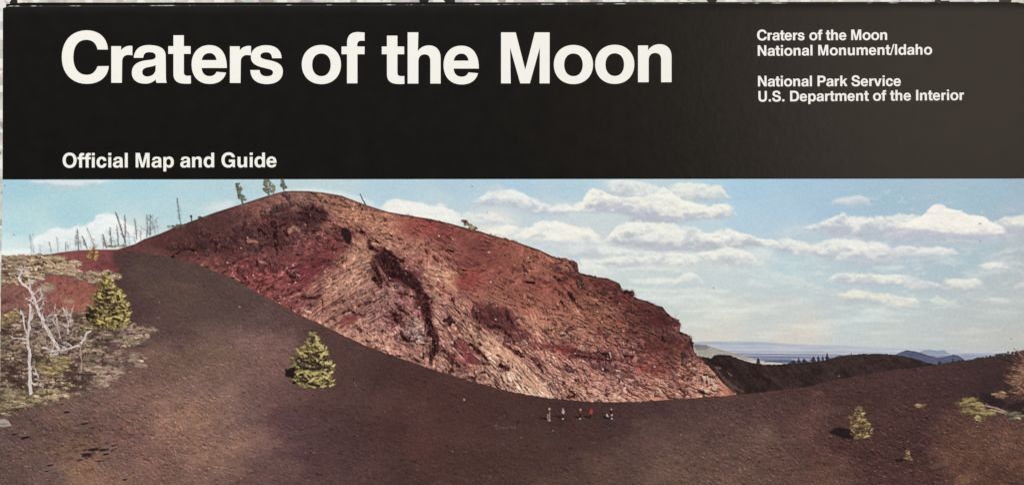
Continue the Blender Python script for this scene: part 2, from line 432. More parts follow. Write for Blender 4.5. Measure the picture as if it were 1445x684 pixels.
def win(x0, y0, x1, y1):
    ix0 = max(int(x0) - PX0, 0); ix1 = min(int(x1) - PX0 + 2, PW); iy0 = max(int(y0) - PY0, 0); iy1 = min(int(y1) - PY0 + 2, PH)
    if ix1 <= ix0 or iy1 <= iy0: return None
    return (slice(iy0, iy1), slice(ix0, ix1))

def put(sl, m, color, rid):
    C[sl] = C[sl] * (1 - m[..., None]) + np.asarray(color, dtype=np.float64) * m[..., None]
    if rid is not None:
        s = ID[sl]; s[m > 0.45] = rid

def ell(cx, cy, rx, ry, ang, color, alpha=1.0, soft=0.35, rid=None, rag=0.0):
    R = max(rx, ry) * 1.5 + 2
    sl = win(cx - R, cy - R, cx + R, cy + R)
    if sl is None: return
    t = math.radians(ang); X = XX[sl] - cx; Y = YY[sl] - cy
    u = (X * math.cos(t) + Y * math.sin(t)) / max(rx, .3); v = (-X * math.sin(t) + Y * math.cos(t)) / max(ry, .3)
    d = np.sqrt(u * u + v * v)
    if rag: d = d + RAG[sl] * rag
    m = np.clip((1 + soft - d) / (2 * soft), 0, 1) * alpha
    put(sl, m, color, rid)

def stroke(pts, wd, color, alpha=1.0, rid=None, rag=0.0, w1=None, soft=0.7, brk=0.0):
    """polyline of width wd (tapering to w1)"""
    pts = np.asarray(pts, dtype=np.float64)
    R = max(wd, w1 or 0) * 1.2 + 3
    sl = win(pts[:, 0].min() - R, pts[:, 1].min() - R, pts[:, 0].max() + R, pts[:, 1].max() + R)
    if sl is None: return
    X = XX[sl]; Y = YY[sl]
    best = np.full(X.shape, 1e9)
    n = len(pts); w1 = wd if w1 is None else w1
    if n == 1: pts = np.vstack([pts, pts + 0.01]); n = 2
    for i in range(n - 1):
        ax, ay = pts[i]; bx, by = pts[i + 1]; dx, dy = bx - ax, by - ay
        L2 = dx * dx + dy * dy + 1e-9
        t = np.clip(((X - ax) * dx + (Y - ay) * dy) / L2, 0, 1)
        ww = (wd + (w1 - wd) * ((i + t) / (n - 1))) / 2
        d = np.hypot(X - ax - t * dx, Y - ay - t * dy) - ww
        best = np.minimum(best, d)
    if rag: best = best + (RAG[sl] * 0.6 + RAG2[sl] * 0.5) * rag
    m = np.clip(0.5 - best / (2 * soft), 0, 1) * alpha
    if brk: m = m * np.clip(1 - brk * (.35 - RAG2[sl] * 1.2 + RAG[sl] * .6), 0, 1)
    put(sl, m, color, rid)

def poly(pts, color, alpha=1.0, rid=None, rag=0.0, soft=1.0, tex=None):
    pts = np.asarray(pts, dtype=np.float64)
    sl = win(pts[:, 0].min() - 6, pts[:, 1].min() - 6, pts[:, 0].max() + 6, pts[:, 1].max() + 6)
    if sl is None: return None, None
    X = XX[sl]; Y = YY[sl]; inside = np.zeros(X.shape, bool); best = np.full(X.shape, 1e9)
    n = len(pts)
    for i in range(n):
        ax, ay = pts[i]; bx, by = pts[(i + 1) % n]
        c = ((ay > Y) != (by > Y)) & (X < (bx - ax) * (Y - ay) / (by - ay + 1e-12) + ax)
        inside ^= c
        dx, dy = bx - ax, by - ay
        t = np.clip(((X - ax) * dx + (Y - ay) * dy) / (dx * dx + dy * dy + 1e-9), 0, 1)
        best = np.minimum(best, np.hypot(X - ax - t * dx, Y - ay - t * dy))
    d = np.where(inside, -best, best)
    if rag: d = d + (RAG[sl] * 0.6 + RAG2[sl] * 0.8) * rag
    m = np.clip(0.5 - d / (2 * soft), 0, 1) * alpha
    if color is not None: put(sl, m, color, rid)
    return sl, m

# ---- sky
sky = rbf([(20, 262, 158, 203, 226), (200, 265, 160, 206, 228), (100, 300, 160, 206, 226), (60, 340, 190, 218, 228), (20, 350, 205, 226, 230), (30, 320, 172, 212, 226), (220, 300, 168, 208, 226), (290, 280, 164, 206, 226),
           (200, 318, 190, 216, 226), (320, 268, 166, 205, 224), (300, 292, 190, 216, 226), (460, 258, 172, 205, 220), (560, 262, 160, 200, 222), (640, 262, 156, 196, 220), (620, 285, 170, 203, 220),
           (730, 262, 155, 196, 222), (800, 265, 158, 198, 222), (790, 300, 185, 208, 220), (760, 308, 172, 202, 220), (700, 322, 205, 216, 220),
           (1060, 265, 142, 188, 222), (1100, 300, 148, 192, 222), (1050, 310, 152, 194, 222), (1000, 325, 165, 200, 220), (1130, 260, 140, 186, 218), (1160, 290, 142, 186, 218), (1260, 262, 144, 186, 212), (1400, 265, 148, 184, 206), (1443, 262, 146, 178, 198),
           (900, 330, 180, 205, 218), (850, 360, 195, 212, 220), (820, 340, 190, 208, 218), (900, 400, 190, 212, 218), (1000, 390, 180, 206, 218), (1100, 380, 165, 200, 218), (1110, 330, 155, 195, 220), (1150, 370, 162, 196, 214), (1230, 380, 160, 192, 212),
           (1000, 440, 190, 210, 214), (1100, 440, 180, 204, 214), (1200, 440, 172, 196, 208), (1000, 475, 192, 206, 208), (1130, 475, 186, 200, 204), (1250, 475, 176, 192, 200), (1400, 440, 170, 188, 198),
           (1380, 350, 160, 188, 206), (1440, 360, 160, 182, 196), (1360, 365, 158, 188, 208), (1430, 400, 166, 186, 198), (1380, 490, 176, 188, 196), (1440, 480, 172, 184, 190), (1340, 290, 148, 186, 210), (1430, 290, 152, 182, 202), (930, 470, 192, 208, 212)])
skf = rbf([(70, 280, 10, 2, -8), (20, 350, 6, 4, 0), (620, 265, 20, 8, 0), (300, 280, 14, 4, -6), (1050, 270, 24, 14, 2), (1100, 300, 26, 10, 0), (1260, 270, 14, 4, -3), (1430, 275, 8, 4, 2), (1110, 375, 26, 12, 2), (1100, 440, 24, 6, -4), (1400, 445, 18, 10, 2), (1250, 480, 20, 14, 6), (900, 400, 14, 4, -2), (1350, 350, 16, 8, 0)], 1500.0)
C[:] = sky + skf
C += (fbm(60, 3, 21, 0, 2.5) * 3.0)[..., None] * np.array([1.3, .7, .4])

def billow(scale, seed, stretch=1.2):
    out = 0; amp = 1; tot = 0
    for o in range(4):
        out = out + amp * np.abs(fbm(scale / 2.0 ** o, 1, seed + o * 7, 0, stretch)); tot += amp; amp *= .55
    return out / tot
BI = billow(20, 31, 1.35) - .45            # puffs: rounded lobes with creases
BI2 = billow(9, 37, 1.3) - .45
BE = (np.roll(BI, -2, 0) - np.roll(BI, 2, 0)) * .5 + (np.roll(BI2, -1, 0) - np.roll(BI2, 1, 0)) * .12
CW1 = fbm(16, 4, 31, 0, 1.3); CW2 = fbm(7, 3, 32, 0, 1.2); CW3 = fbm(30, 4, 33, 0, 2.4, .65); CW4 = fbm(12, 4, 34, 0, 3.0, .7)
def cloud(top, base, white=(232, 234, 230), grey=(188, 193, 206), soft=2.5, al=0.95, bump=3.0, label='white cumulus cloud printed in the sky', gpos=0.45):
    x0, x1 = top[0][0], top[-1][0]
    sl = win(x0 - 22, min(p[1] for p in top) - 14, x1 + 22, max(p[1] for p in base) + 16)
    X = XX[sl]; Y = YY[sl]; xr = XX[0][sl[1]]
    ty = np.interp(xr, [p[0] for p in top], [p[1] for p in top])[None, :]
    by = np.interp(xr, [p[0] for p in base], [p[1] for p in base])[None, :]
    n1 = CW1[sl]; n2_ = CW2[sl]; n3 = CW3[sl]; n4 = CW4[sl]; bi = BI[sl]; bi2 = BI2[sl]
    tyn = ty - 1.0 - bi * bump * 1.5 - bi2 * bump * 1.2 + n2_ * bump * .45 + n4 * bump * .4
    byn = by + 1.5 + n3 * bump * 1.0 + n4 * bump * 0.9
    endx = np.minimum(X - x0, x1 - X) + n3 * 12 + n4 * 7
    m = sstep(-soft * .8, soft * 1.2, Y - tyn) * sstep(-soft * 1.2, soft * 2.4, byn - Y) * sstep(-7, 9, endx)
    t = np.clip((Y - tyn) / np.maximum(byn - tyn, 4), 0, 1)
    thin = np.clip(1 - .20 * sstep(.1, .9, n4 + .5 * n3) * (.35 + .65 * t), 0, 1)
    m = m * al * thin
    s_ = sstep(gpos - .35, gpos + .5, t + n1 * 0.32 + n2_ * 0.22 - BE[sl] * .9)
    white = np.minimum(np.array(white, float) * 1.025, 244); grey = np.array(grey, float) * np.array([1.01, 1.012, .985])
    colr = np.array(white)[None, None] * (1 - s_[..., None]) + np.array(grey)[None, None] * s_[..., None]
    colr = colr + (n2_ * 4 + n1 * 3 + BE[sl] * 16)[..., None]
    rid = reg('cloud', label)
    put(sl, m, colr, rid)

cloud([(812, 334), (850, 340), (900, 344), (980, 346), (1060, 346), (1090, 350)], [(812, 392), (850, 394), (920, 390), (1000, 386), (1060, 380), (1090, 362)], (222, 228, 227), (208, 217, 222), 6, .62, 2, 'broad pale veil of cloud joining the middle rows')
cloud([(1100, 322), (1180, 316), (1300, 318), (1440, 322)], [(1100, 344), (1200, 346), (1300, 346), (1440, 344)], (206, 212, 220), (186, 196, 210), 6, .5, 2, 'pale veil of cloud under the bright right peak')
Wt, Gr = (232, 235, 232), (190, 195, 208)
cloud([(40, 255), (150, 255)], [(40, 258), (70, 262), (100, 266), (130, 262), (152, 258)], (222, 226, 230), (184, 196, 212), 3, .8, 2, 'thin grey cloud strip at the top left of the print')
cloud([(44, 340), (50, 336), (64, 329), (76, 324), (94, 325), (108, 321), (122, 318), (131, 313), (137, 305), (148, 301), (160, 303), (172, 309), (182, 318), (205, 330)],
      [(44, 362), (206, 362)], (234, 240, 240), (204, 216, 224), 3, .92, 2.5, 'white cloud behind the dead trees at the left', .5)
cloud([(0, 353), (60, 352)], [(0, 364), (60, 364)], (236, 241, 240), (228, 234, 234), 3, .8, 1, 'bright haze low above the left ridge')
cloud([(300, 292), (318, 284), (332, 286)], [(300, 302), (332, 302)], (216, 222, 228), (204, 216, 226), 4, .75, 2, 'faint cloud left of the summit')
cloud([(400, 268), (440, 266), (480, 270), (540, 290)], [(400, 276), (440, 276), (500, 288), (540, 300)], (226, 230, 232), (216, 224, 230), 3, .6, 1, 'pale haze along the summit')
cloud([(536, 293), (546, 287), (558, 283), (587, 285), (606, 291), (629, 293), (640, 300), (652, 308)], [(536, 300), (580, 315), (650, 325)], (234, 235, 230), (214, 220, 226), 3, .95, 2.5, 'white cloud touching the ridge right of the summit', .7)
cloud([(652, 306), (660, 301), (672, 304), (680, 304), (693, 299), (705, 303), (712, 310)], [(652, 318), (680, 318), (712, 317)], (228, 231, 228), (196, 206, 218), 3, .9, 2, 'small white cloud beside the lone shrub')
cloud([(676, 284), (688, 272), (705, 269), (722, 268), (738, 274), (752, 281), (768, 289), (782, 294), (800, 287), (808, 292)], [(676, 290), (700, 292), (720, 292), (745, 300), (790, 306), (808, 306)], Wt, (184, 192, 208), 3, .93, 2.5, 'white cloud left of the large top cloud', .5)
cloud([(688, 266), (700, 260), (712, 262)], [(688, 270), (712, 269)], (196, 208, 218), (190, 202, 214), 3, .6, 1.5, 'faint grey wisp above a small cloud')
cloud([(845, 262), (854, 256), (880, 255), (905, 257), (925, 263), (938, 270)], [(845, 276), (880, 278), (938, 282)], (222, 228, 226), (188, 195, 208), 2.5, .93, 2, 'rear lobe of the large top cloud')
cloud([(942, 264), (955, 259), (972, 258), (992, 259), (1003, 263), (1011, 261), (1021, 268), (1029, 278)], [(942, 277), (965, 283), (1000, 284), (1029, 281)], (228, 232, 226), (184, 193, 208), 2.5, .93, 2, 'right lobe of the large top cloud')
cloud([(806, 292), (822, 284), (828, 273), (836, 268), (845, 270), (856, 276), (880, 279), (905, 280), (926, 273), (937, 265), (946, 272), (956, 280), (975, 286), (1000, 291), (1015, 287), (1026, 286), (1036, 294), (1040, 302)],
      [(806, 300), (830, 300), (860, 301), (885, 304), (910, 308), (950, 312), (975, 312), (1000, 309), (1040, 307)], (236, 237, 228), (180, 184, 202), 2.2, .96, 2.5, 'largest cumulus cloud at the top centre', .55)
cloud([(884, 306), (905, 304), (940, 307), (960, 308)], [(884, 311), (905, 315), (940, 316.5), (960, 314)], (182, 186, 202), (176, 180, 198), 2, .85, 1, 'dark flat base of the largest cloud')
cloud([(790, 352), (824, 345), (845, 345), (870, 350), (900, 354), (950, 356), (958, 360)], [(790, 366), (850, 364), (900, 366), (958, 365)], (224, 229, 226), (186, 192, 206), 3, .9, 2, 'long low cloud right of the ridge')
cloud([(680, 332), (700, 321), (715, 317), (735, 325), (750, 320), (765, 314), (785, 312), (800, 319), (815, 323), (832, 323), (846, 332), (849, 341)], [(680, 330), (740, 338), (790, 344), (849, 344)], (236, 236, 228), (200, 205, 214), 2.5, .96, 2.5, 'bright cumulus cloud rising from behind the ridge', .75)
cloud([(740, 338), (790, 345), (850, 344)], [(740, 350), (800, 366), (850, 352)], (206, 214, 220), (200, 210, 218), 4, .7, 2, 'grey cloud base just above the ridge')
cloud([(852, 342), (862, 330), (872, 320), (885, 314), (900, 313), (920, 316), (950, 319), (975, 322), (1000, 331), (1013, 329), (1030, 325), (1045, 328), (1060, 333), (1080, 338), (1100, 342)],
      [(852, 345), (890, 350), (930, 354), (990, 354), (1050, 350), (1100, 347)], (234, 236, 229), (182, 187, 203), 2.5, .95, 2.5, 'wide cumulus cloud in the middle row', .45)
cloud([(812, 372), (850, 366), (880, 363), (920, 361), (950, 357), (975, 361), (1003, 354), (1030, 352), (1050, 354), (1064, 360), (1068, 370)], [(812, 374), (880, 377), (950, 377), (1020, 377), (1068, 374)], (232, 235, 228), (190, 197, 210), 2.5, .93, 2, 'cumulus cloud below the wide middle cloud')
cloud([(812, 372), (820, 367), (836, 369), (848, 374), (860, 382)], [(812, 384), (835, 390), (860, 392)], (232, 234, 228), (208, 215, 220), 3, .9, 2, 'small cloud against the stepped ridge')
cloud([(876, 379), (905, 377), (940, 379), (962, 381)], [(876, 384), (962, 387)], (224, 229, 226), (198, 206, 214), 2.5, .8, 1.2, 'thin cloud streak')
cloud([(895, 396), (930, 393), (955, 393), (965, 386), (975, 384), (986, 390), (990, 397)], [(895, 402), (940, 403), (990, 403)], (230, 234, 229), (196, 205, 214), 2.5, .85, 1.5, 'thin cloud streak with a small puff')
cloud([(890, 416), (930, 418), (960, 416), (990, 413), (1010, 420), (1030, 428)], [(890, 424), (960, 434), (1030, 434)], (222, 229, 226), (204, 213, 216), 4, .7, 2.5, 'faint low cloud above the cliff edge')
cloud([(880, 406), (930, 409), (985, 407), (1030, 411)], [(880, 412), (1030, 416)], (224, 230, 226), (206, 214, 216), 3, .7, 1.5, 'thin pale band of cloud in the low middle sky')
cloud([(960, 438), (1010, 434), (1060, 437), (1105, 436)], [(960, 443), (1105, 443)], (220, 226, 222), (206, 213, 213), 3, .6, 1.5, 'faint cloud band just above the horizon haze')
cloud([(1050, 400), (1064, 395), (1080, 399)], [(1050, 406), (1080, 406)], (216, 225, 225), (190, 205, 216), 3, .7, 2, 'faint small puff of cloud')
cloud([(1060, 420), (1075, 418), (1086, 422)], [(1060, 426), (1086, 426)], (212, 222, 222), (196, 208, 214), 3, .6, 2, 'faint small puff of cloud')
cloud([(1178, 284), (1190, 281), (1205, 278), (1222, 281), (1231, 287)], [(1178, 289), (1205, 292), (1231, 289)], (214, 220, 224), (184, 196, 212), 3, .85, 2, 'small lone cloud at the upper right')
cloud([(1136, 322), (1160, 314), (1173, 308), (1180, 304), (1190, 303), (1204, 308), (1220, 309), (1240, 306), (1262, 306), (1288, 304), (1302, 307), (1315, 318)], [(1136, 326), (1170, 332), (1210, 336), (1260, 338), (1315, 338)], (230, 232, 228), (178, 186, 204), 3, .93, 2.5, 'grey cloud bank left of the bright peak', .35)
cloud([(1268, 318), (1285, 311), (1300, 306), (1308, 298), (1316, 291), (1324, 290), (1336, 295), (1350, 299), (1368, 305), (1391, 308), (1402, 315), (1415, 321), (1424, 326), (1428, 330)], [(1268, 322), (1290, 326), (1330, 330), (1370, 332), (1428, 333)], (238, 236, 230), (212, 212, 216), 1.8, .98, 2.2, 'tall bright cumulus cloud at the right', .8)
cloud([(1250, 328), (1300, 326), (1350, 330), (1400, 331), (1425, 330)], [(1250, 338), (1300, 341), (1360, 341), (1425, 335)], (186, 190, 206), (172, 182, 202), 2.5, .85, 1.5, 'flat grey base under the bright peak')
cloud([(1290, 342), (1340, 340), (1388, 338)], [(1290, 347), (1388, 343)], (196, 202, 212), (180, 190, 206), 2, .6, 1, 'thin grey streak')
cloud([(1408, 312), (1418, 307), (1430, 307), (1450, 303)], [(1408, 318), (1450, 322)], (232, 231, 226), (204, 206, 212), 2, .95, 1.5, 'bright cloud cut by the right edge')
cloud([(1412, 322), (1430, 320), (1450, 320)], [(1412, 334), (1450, 336)], (184, 188, 202), (176, 182, 198), 3, .85, 1.5, 'grey cloud base cut by the right edge')
cloud([(1412, 296), (1425, 293), (1440, 296)], [(1412, 302), (1440, 302)], (172, 188, 204), (168, 184, 200), 3, .6, 1.5, 'faint wisp at the right edge')
cloud([(1095, 342), (1112, 338), (1130, 343), (1155, 345), (1170, 340), (1180, 336), (1190, 336), (1205, 339), (1218, 341), (1235, 342), (1250, 345), (1256, 352)], [(1085, 356), (1140, 362), (1180, 369), (1230, 371), (1256, 364)], (231, 232, 228), (182, 189, 206), 2.8, .92, 2.5, 'cumulus cloud in the second row at the right')
cloud([(1180, 364), (1220, 366), (1260, 366), (1310, 366)], [(1180, 368), (1215, 374), (1260, 373), (1310, 369)], (192, 198, 212), (180, 188, 206), 2.5, .75, 1, 'grey streak under the second row cloud')
cloud([(1252, 352), (1270, 348), (1283, 347), (1295, 351), (1304, 350), (1325, 349), (1342, 351), (1354, 356)], [(1252, 358), (1300, 362), (1354, 360)], (230, 231, 228), (190, 196, 208), 2.5, .9, 1.5, 'small flat cloud in the second row')
cloud([(1171, 392), (1183, 387), (1200, 386), (1230, 388), (1260, 388), (1284, 390), (1293, 394)], [(1171, 398), (1210, 402), (1250, 404), (1293, 402)], (233, 233, 224), (182, 190, 206), 2.5, .92, 1.8, 'long cloud in the third row')
cloud([(1286, 399), (1296, 396), (1312, 398), (1335, 405)], [(1286, 408), (1310, 411), (1335, 411)], (230, 230, 222), (184, 192, 206), 2.5, .9, 1.5, 'cloud puff in the third row')
cloud([(1328, 396), (1340, 394), (1360, 396), (1378, 395), (1390, 400)], [(1328, 405), (1360, 411), (1390, 409)], (228, 228, 220), (188, 194, 206), 2.5, .88, 1.5, 'last cloud of the third row')
cloud([(1176, 418), (1188, 414), (1196, 411), (1205, 409), (1225, 412), (1236, 418), (1252, 414), (1268, 419), (1290, 421), (1300, 427)], [(1176, 428), (1220, 434), (1260, 434), (1300, 434)], (229, 229, 216), (186, 195, 206), 2.5, .88, 2, 'low cloud in the fourth row')
cloud([(1310, 424), (1322, 418), (1334, 423), (1340, 426), (1352, 424)], [(1310, 432), (1352, 435)], (220, 224, 216), (186, 196, 206), 2.5, .8, 1.5, 'small puff in the fourth row')
cloud([(1380, 374), (1398, 371), (1415, 370), (1424, 376)], [(1380, 378), (1400, 381), (1424, 380)], (226, 227, 224), (186, 193, 206), 2.5, .85, 1.5, 'small flat cloud near the right edge')
cloud([(1384, 386), (1405, 383), (1412, 385)], [(1384, 389), (1412, 390)], (200, 208, 214), (184, 194, 206), 2.5, .7, 1.2, 'thin grey cloud near the right edge')
cloud([(1414, 354), (1421, 351), (1429, 355)], [(1414, 358), (1429, 359)], (204, 210, 216), (180, 190, 204), 2.5, .8, 1.2, 'tiny cloud near the right edge')
cloud([(1388, 424), (1400, 421), (1418, 423)], [(1388, 429), (1418, 431)], (212, 216, 214), (182, 193, 202), 2.5, .75, 1.5, 'low faint cloud near the right edge')
cloud([(1432, 402), (1440, 398), (1450, 398)], [(1432, 408), (1450, 409)], (212, 214, 214), (186, 192, 202), 2.5, .75, 1.2, 'faint cloud cut by the right edge')
cloud([(1146, 384), (1155, 382), (1165, 386)], [(1146, 389), (1165, 390)], (214, 222, 224), (184, 198, 212), 2.5, .75, 1.2, 'tiny cloud in the third row')
cloud([(1130, 403), (1136, 400), (1143, 404)], [(1130, 407), (1143, 407)], (206, 217, 220), (184, 198, 212), 2.5, .6, 1.2, 'tiny cloud under the third row')
# loose scraps and veils of cloud between the big ones
vz = sstep(330, 372, YY) * sstep(470, 430, YY) * sstep(840, 900, XX) * .8
v_ = sstep(.12, .85, fbm(13, 4, 43, 0, 3.2, .65)) * vz
C[:] = C * (1 - v_[..., None] * .55) + np.array([222, 226, 222]) * v_[..., None] * .55
v_ = sstep(.35, .9, fbm(10, 4, 44, 0, 2.2, .6)) * sstep(262, 270, YY) * sstep(400, 360, YY) * (sstep(640, 690, XX) * sstep(1060, 1020, XX) + sstep(1130, 1170, XX)) * .6
C[:] = C * (1 - v_[..., None] * .6) + np.array([206, 214, 222]) * v_[..., None] * .6
# light haze streaks low in the sky
hz = sstep(395, 440, YY) * sstep(492, 470, YY)
C += (np.clip(fbm(9, 3, 41, 0, 6), 0, 1) * hz * 14)[..., None] * np.array([1, .9, .7])
C += (np.clip(fbm(14, 3, 42, 0, 2), 0, 1) * sstep(300, 360, YY) * sstep(430, 390, YY) * sstep(1080, 1150, XX) * 10)[..., None] * np.array([1, .8, .6])

# ---- far plain and hills
rid = reg('distant_plain', 'printed blue-grey plain along the horizon')
ptop = curve_y([(900, 484), (1005, 481.5), (1040, 481), (1075, 482), (1110, 485), (1160, 486.5), (1250, 490), (1330, 494), (1450, 497)])
m = sstep(-1.2, 1.2, YY - ptop) * sstep(970, 985, XX)
yy_ = YY - 0.010 * (XX - 1050)
band = np.interp(yy_.ravel(), [480, 484, 488, 490, 493, 496, 497.5, 499, 500.5, 503, 505, 508, 511, 513, 516],
                 np.arange(15)).reshape(YY.shape)
bc = np.array([(178, 190, 202), (166, 178, 196), (186, 192, 206), (180, 188, 204), (190, 196, 208), (168, 174, 190), (188, 192, 204), (122, 128, 160), (160, 166, 186), (112, 120, 152), (128, 136, 164), (104, 114, 144), (96, 108, 134), (90, 100, 126), (86, 96, 120)], float)
i0 = np.clip(band.astype(int), 0, 13); fr = (band - i0)[..., None]
pc = bc[i0] * (1 - fr) + bc[np.minimum(i0 + 1, 14)] * fr
pc = pc + (fbm(2.2, 2, 51, 0, 10) * 6)[..., None]
blend(m * 0.95, pc, rid)
rid = reg('far_blue_hill', 'faint far blue hill printed on the horizon')
hy = curve_y([(1290, 501), (1298, 496), (1304, 493.5), (1312, 493), (1322, 494.5), (1332, 493.5), (1338, 498), (1345, 502)])
blend(sstep(-.8, .8, YY - hy) * sstep(502, 499, YY) * (XX > 1292) * (XX < 1342) * .9, (142, 152, 176), rid)
rid = reg('hazy_plain', 'hazy pale plain under the right horizon')
hy = curve_y([(1340, 502), (1360, 499), (1400, 500), (1450, 503)])
blend(sstep(-1.5, 1.5, YY - hy) * (XX > 1335) * .8, (150, 160, 182), rid)
rid = reg('blue_hill', 'dark blue double hill printed behind the cinder ridge')
hy = curve_y([(1254, 504), (1264, 500), (1272, 496), (1279, 493.7), (1290, 495), (1298, 497), (1310, 501), (1322, 504), (1333, 503), (1344, 500), (1350, 500.5), (1358, 505), (1366, 511)])
blend(sstep(-.8, .8, YY - hy) * (XX > 1252) * (XX < 1366), np.array([82, 88, 116]) + (fbm(5, 3, 52)[..., None] * 7) - sstep(0, 3, 3 - (YY - hy))[..., None] * 10, rid)
rid = reg('grey_hill', 'pale grey-tan hill printed right of the red cliff')
hy = curve_y([(960, 485), (980, 485.5), (996, 486), (1004, 489), (1020, 493.5), (1035, 498), (1050, 502), (1068, 507), (1085, 510), (1100, 512), (1112, 514)])
gm = sstep(-.9, .9, YY - hy) * (XX < 1110)
gc = np.array([164, 158, 152]) + (fbm(4, 3, 53, -20, 2) * 8)[..., None] + sstep(1040, 1080, XX)[..., None] * np.array([22, 20, 18])
blend(gm, gc, rid)
poly([(978, 485), (996, 486), (1003, 489), (996, 493), (982, 494)], (120, 120, 122), .7, None, .6)
stroke([(1050, 509), (1080, 512), (1110, 513)], 2.2, (196, 192, 184), .8)
stroke([(1080, 509.5), (1120, 509)], 2.2, (84, 92, 118), .8)
stroke([(1118, 506.8), (1165, 507.2)], 2.2, (188, 188, 192), .6)

# ---- dark ridge
rid = reg('dark_ridge', 'dark volcanic ridge printed in the right distance')
ry = curve_y([(975, 498), (985, 502), (1003, 505), (1008, 501), (1014, 499.5), (1022, 500), (1030, 501), (1038, 504), (1049, 508), (1058, 510.5), (1067, 513), (1080, 514), (1100, 513.5), (1125, 511.5), (1145, 510), (1160, 508.5), (1175, 505), (1190, 502), (1205, 500), (1216, 499), (1240, 498.7), (1258, 499.5), (1275, 502), (1292, 506), (1308, 511), (1325, 515), (1345, 520)])
ryn = ry + (RAG[:1] * 0.5)
dm = sstep(-.7, .7, YY - ryn) * (XX > 972)
dcol = rbf([(990, 510, 62, 46, 46), (1020, 508, 48, 36, 37), (1040, 530, 58, 44, 44), (1090, 530, 62, 47, 46), (1000, 545, 82, 62, 58), (1060, 550, 60, 46, 46), (1130, 530, 58, 46, 46), (1190, 515, 60, 48, 48), (1240, 510, 64, 50, 50), (1290, 512, 58, 45, 45), (1150, 545, 66, 52, 50)])
dcol = dcol * np.array([.76, .66, .68]) + (fbm(7, 4, 54, 35, 2.2, .7) * 15 + fbm(2, 2, 55) * 6)[..., None]
blend(dm, dcol, rid)
for p, wd, cc, a_ in (([(1036, 522), (1050, 538), (1062, 548), (1074, 552)], 6, (34, 24, 26), .85), ([(1125, 515), (1137, 528), (1150, 541)], 5, (40, 30, 32), .7),
                      ([(1020, 532), (1035, 545), (1050, 553)], 3, (100, 80, 74), .6), ([(1012, 522), (1025, 540), (1040, 556)], 3, (88, 68, 64), .6), ([(1026, 524), (1032, 530)], 1.6, (110, 92, 86), .7),
                      ([(1010, 518), (1016, 519)], 1.5, (120, 100, 92), .7), ([(1005, 508), (1030, 512)], 3, (40, 29, 31), .7), ([(1160, 528), (1180, 536)], 6, (48, 38, 38), .6), ([(1112, 516), (1180, 519)], 2, (46, 36, 38), .6),
                      ([(1180, 503), (1216, 499.8), (1258, 500.6), (1300, 509)], 2.2, (44, 34, 36), .7)):
    stroke(p, wd, cc, a_, None, 1.2)

# ---- the red cinder cone
cone = reg('cinder_cone', 'printed red volcanic cone with a craggy broken face')
RT = [(-5, 362), (40, 361), (70, 358.6), (85, 356), (110, 353), (140, 352), (165, 352), (178, 348), (190, 344.5), (203, 337.5), (225, 330), (240, 323.5), (262, 315), (280, 308.5), (304, 299.5), (336, 289.5), (369, 278.8), (388, 273), (400, 270.2), (412, 269.2), (433, 269.6), (455, 271.5), (482, 276), (500, 283), (516, 289), (530, 293.5), (548, 299), (580, 304.5), (606, 308.5), (638, 316), (655, 321), (675, 326), (699, 333), (725, 340), (745, 347), (760, 352), (779, 361), (790, 364), (798, 364), (806, 368),
      (810, 368.5), (814, 371), (815.5, 376), (817, 384), (828, 387), (842, 390), (858, 393), (866, 396), (874, 400), (877, 407), (879, 411), (883, 409), (892, 411.5), (893.5, 418), (904, 422), (914, 425), (925, 430), (935, 433), (943, 443), (949, 447), (953, 453), (959, 455), (960, 468), (966, 470), (973, 473), (977, 483), (980, 496), (985, 503), (992, 509), (1000, 517), (1010, 528), (1020, 540), (1030, 549), (1042, 558), (1046, 562)]
rt = curve_y(RT) + RAG[:1] * 0.45 * sstep(760, 800, XX[:1])
cmask = sstep(-.7, .7, YY - rt) * (XX < 1046)
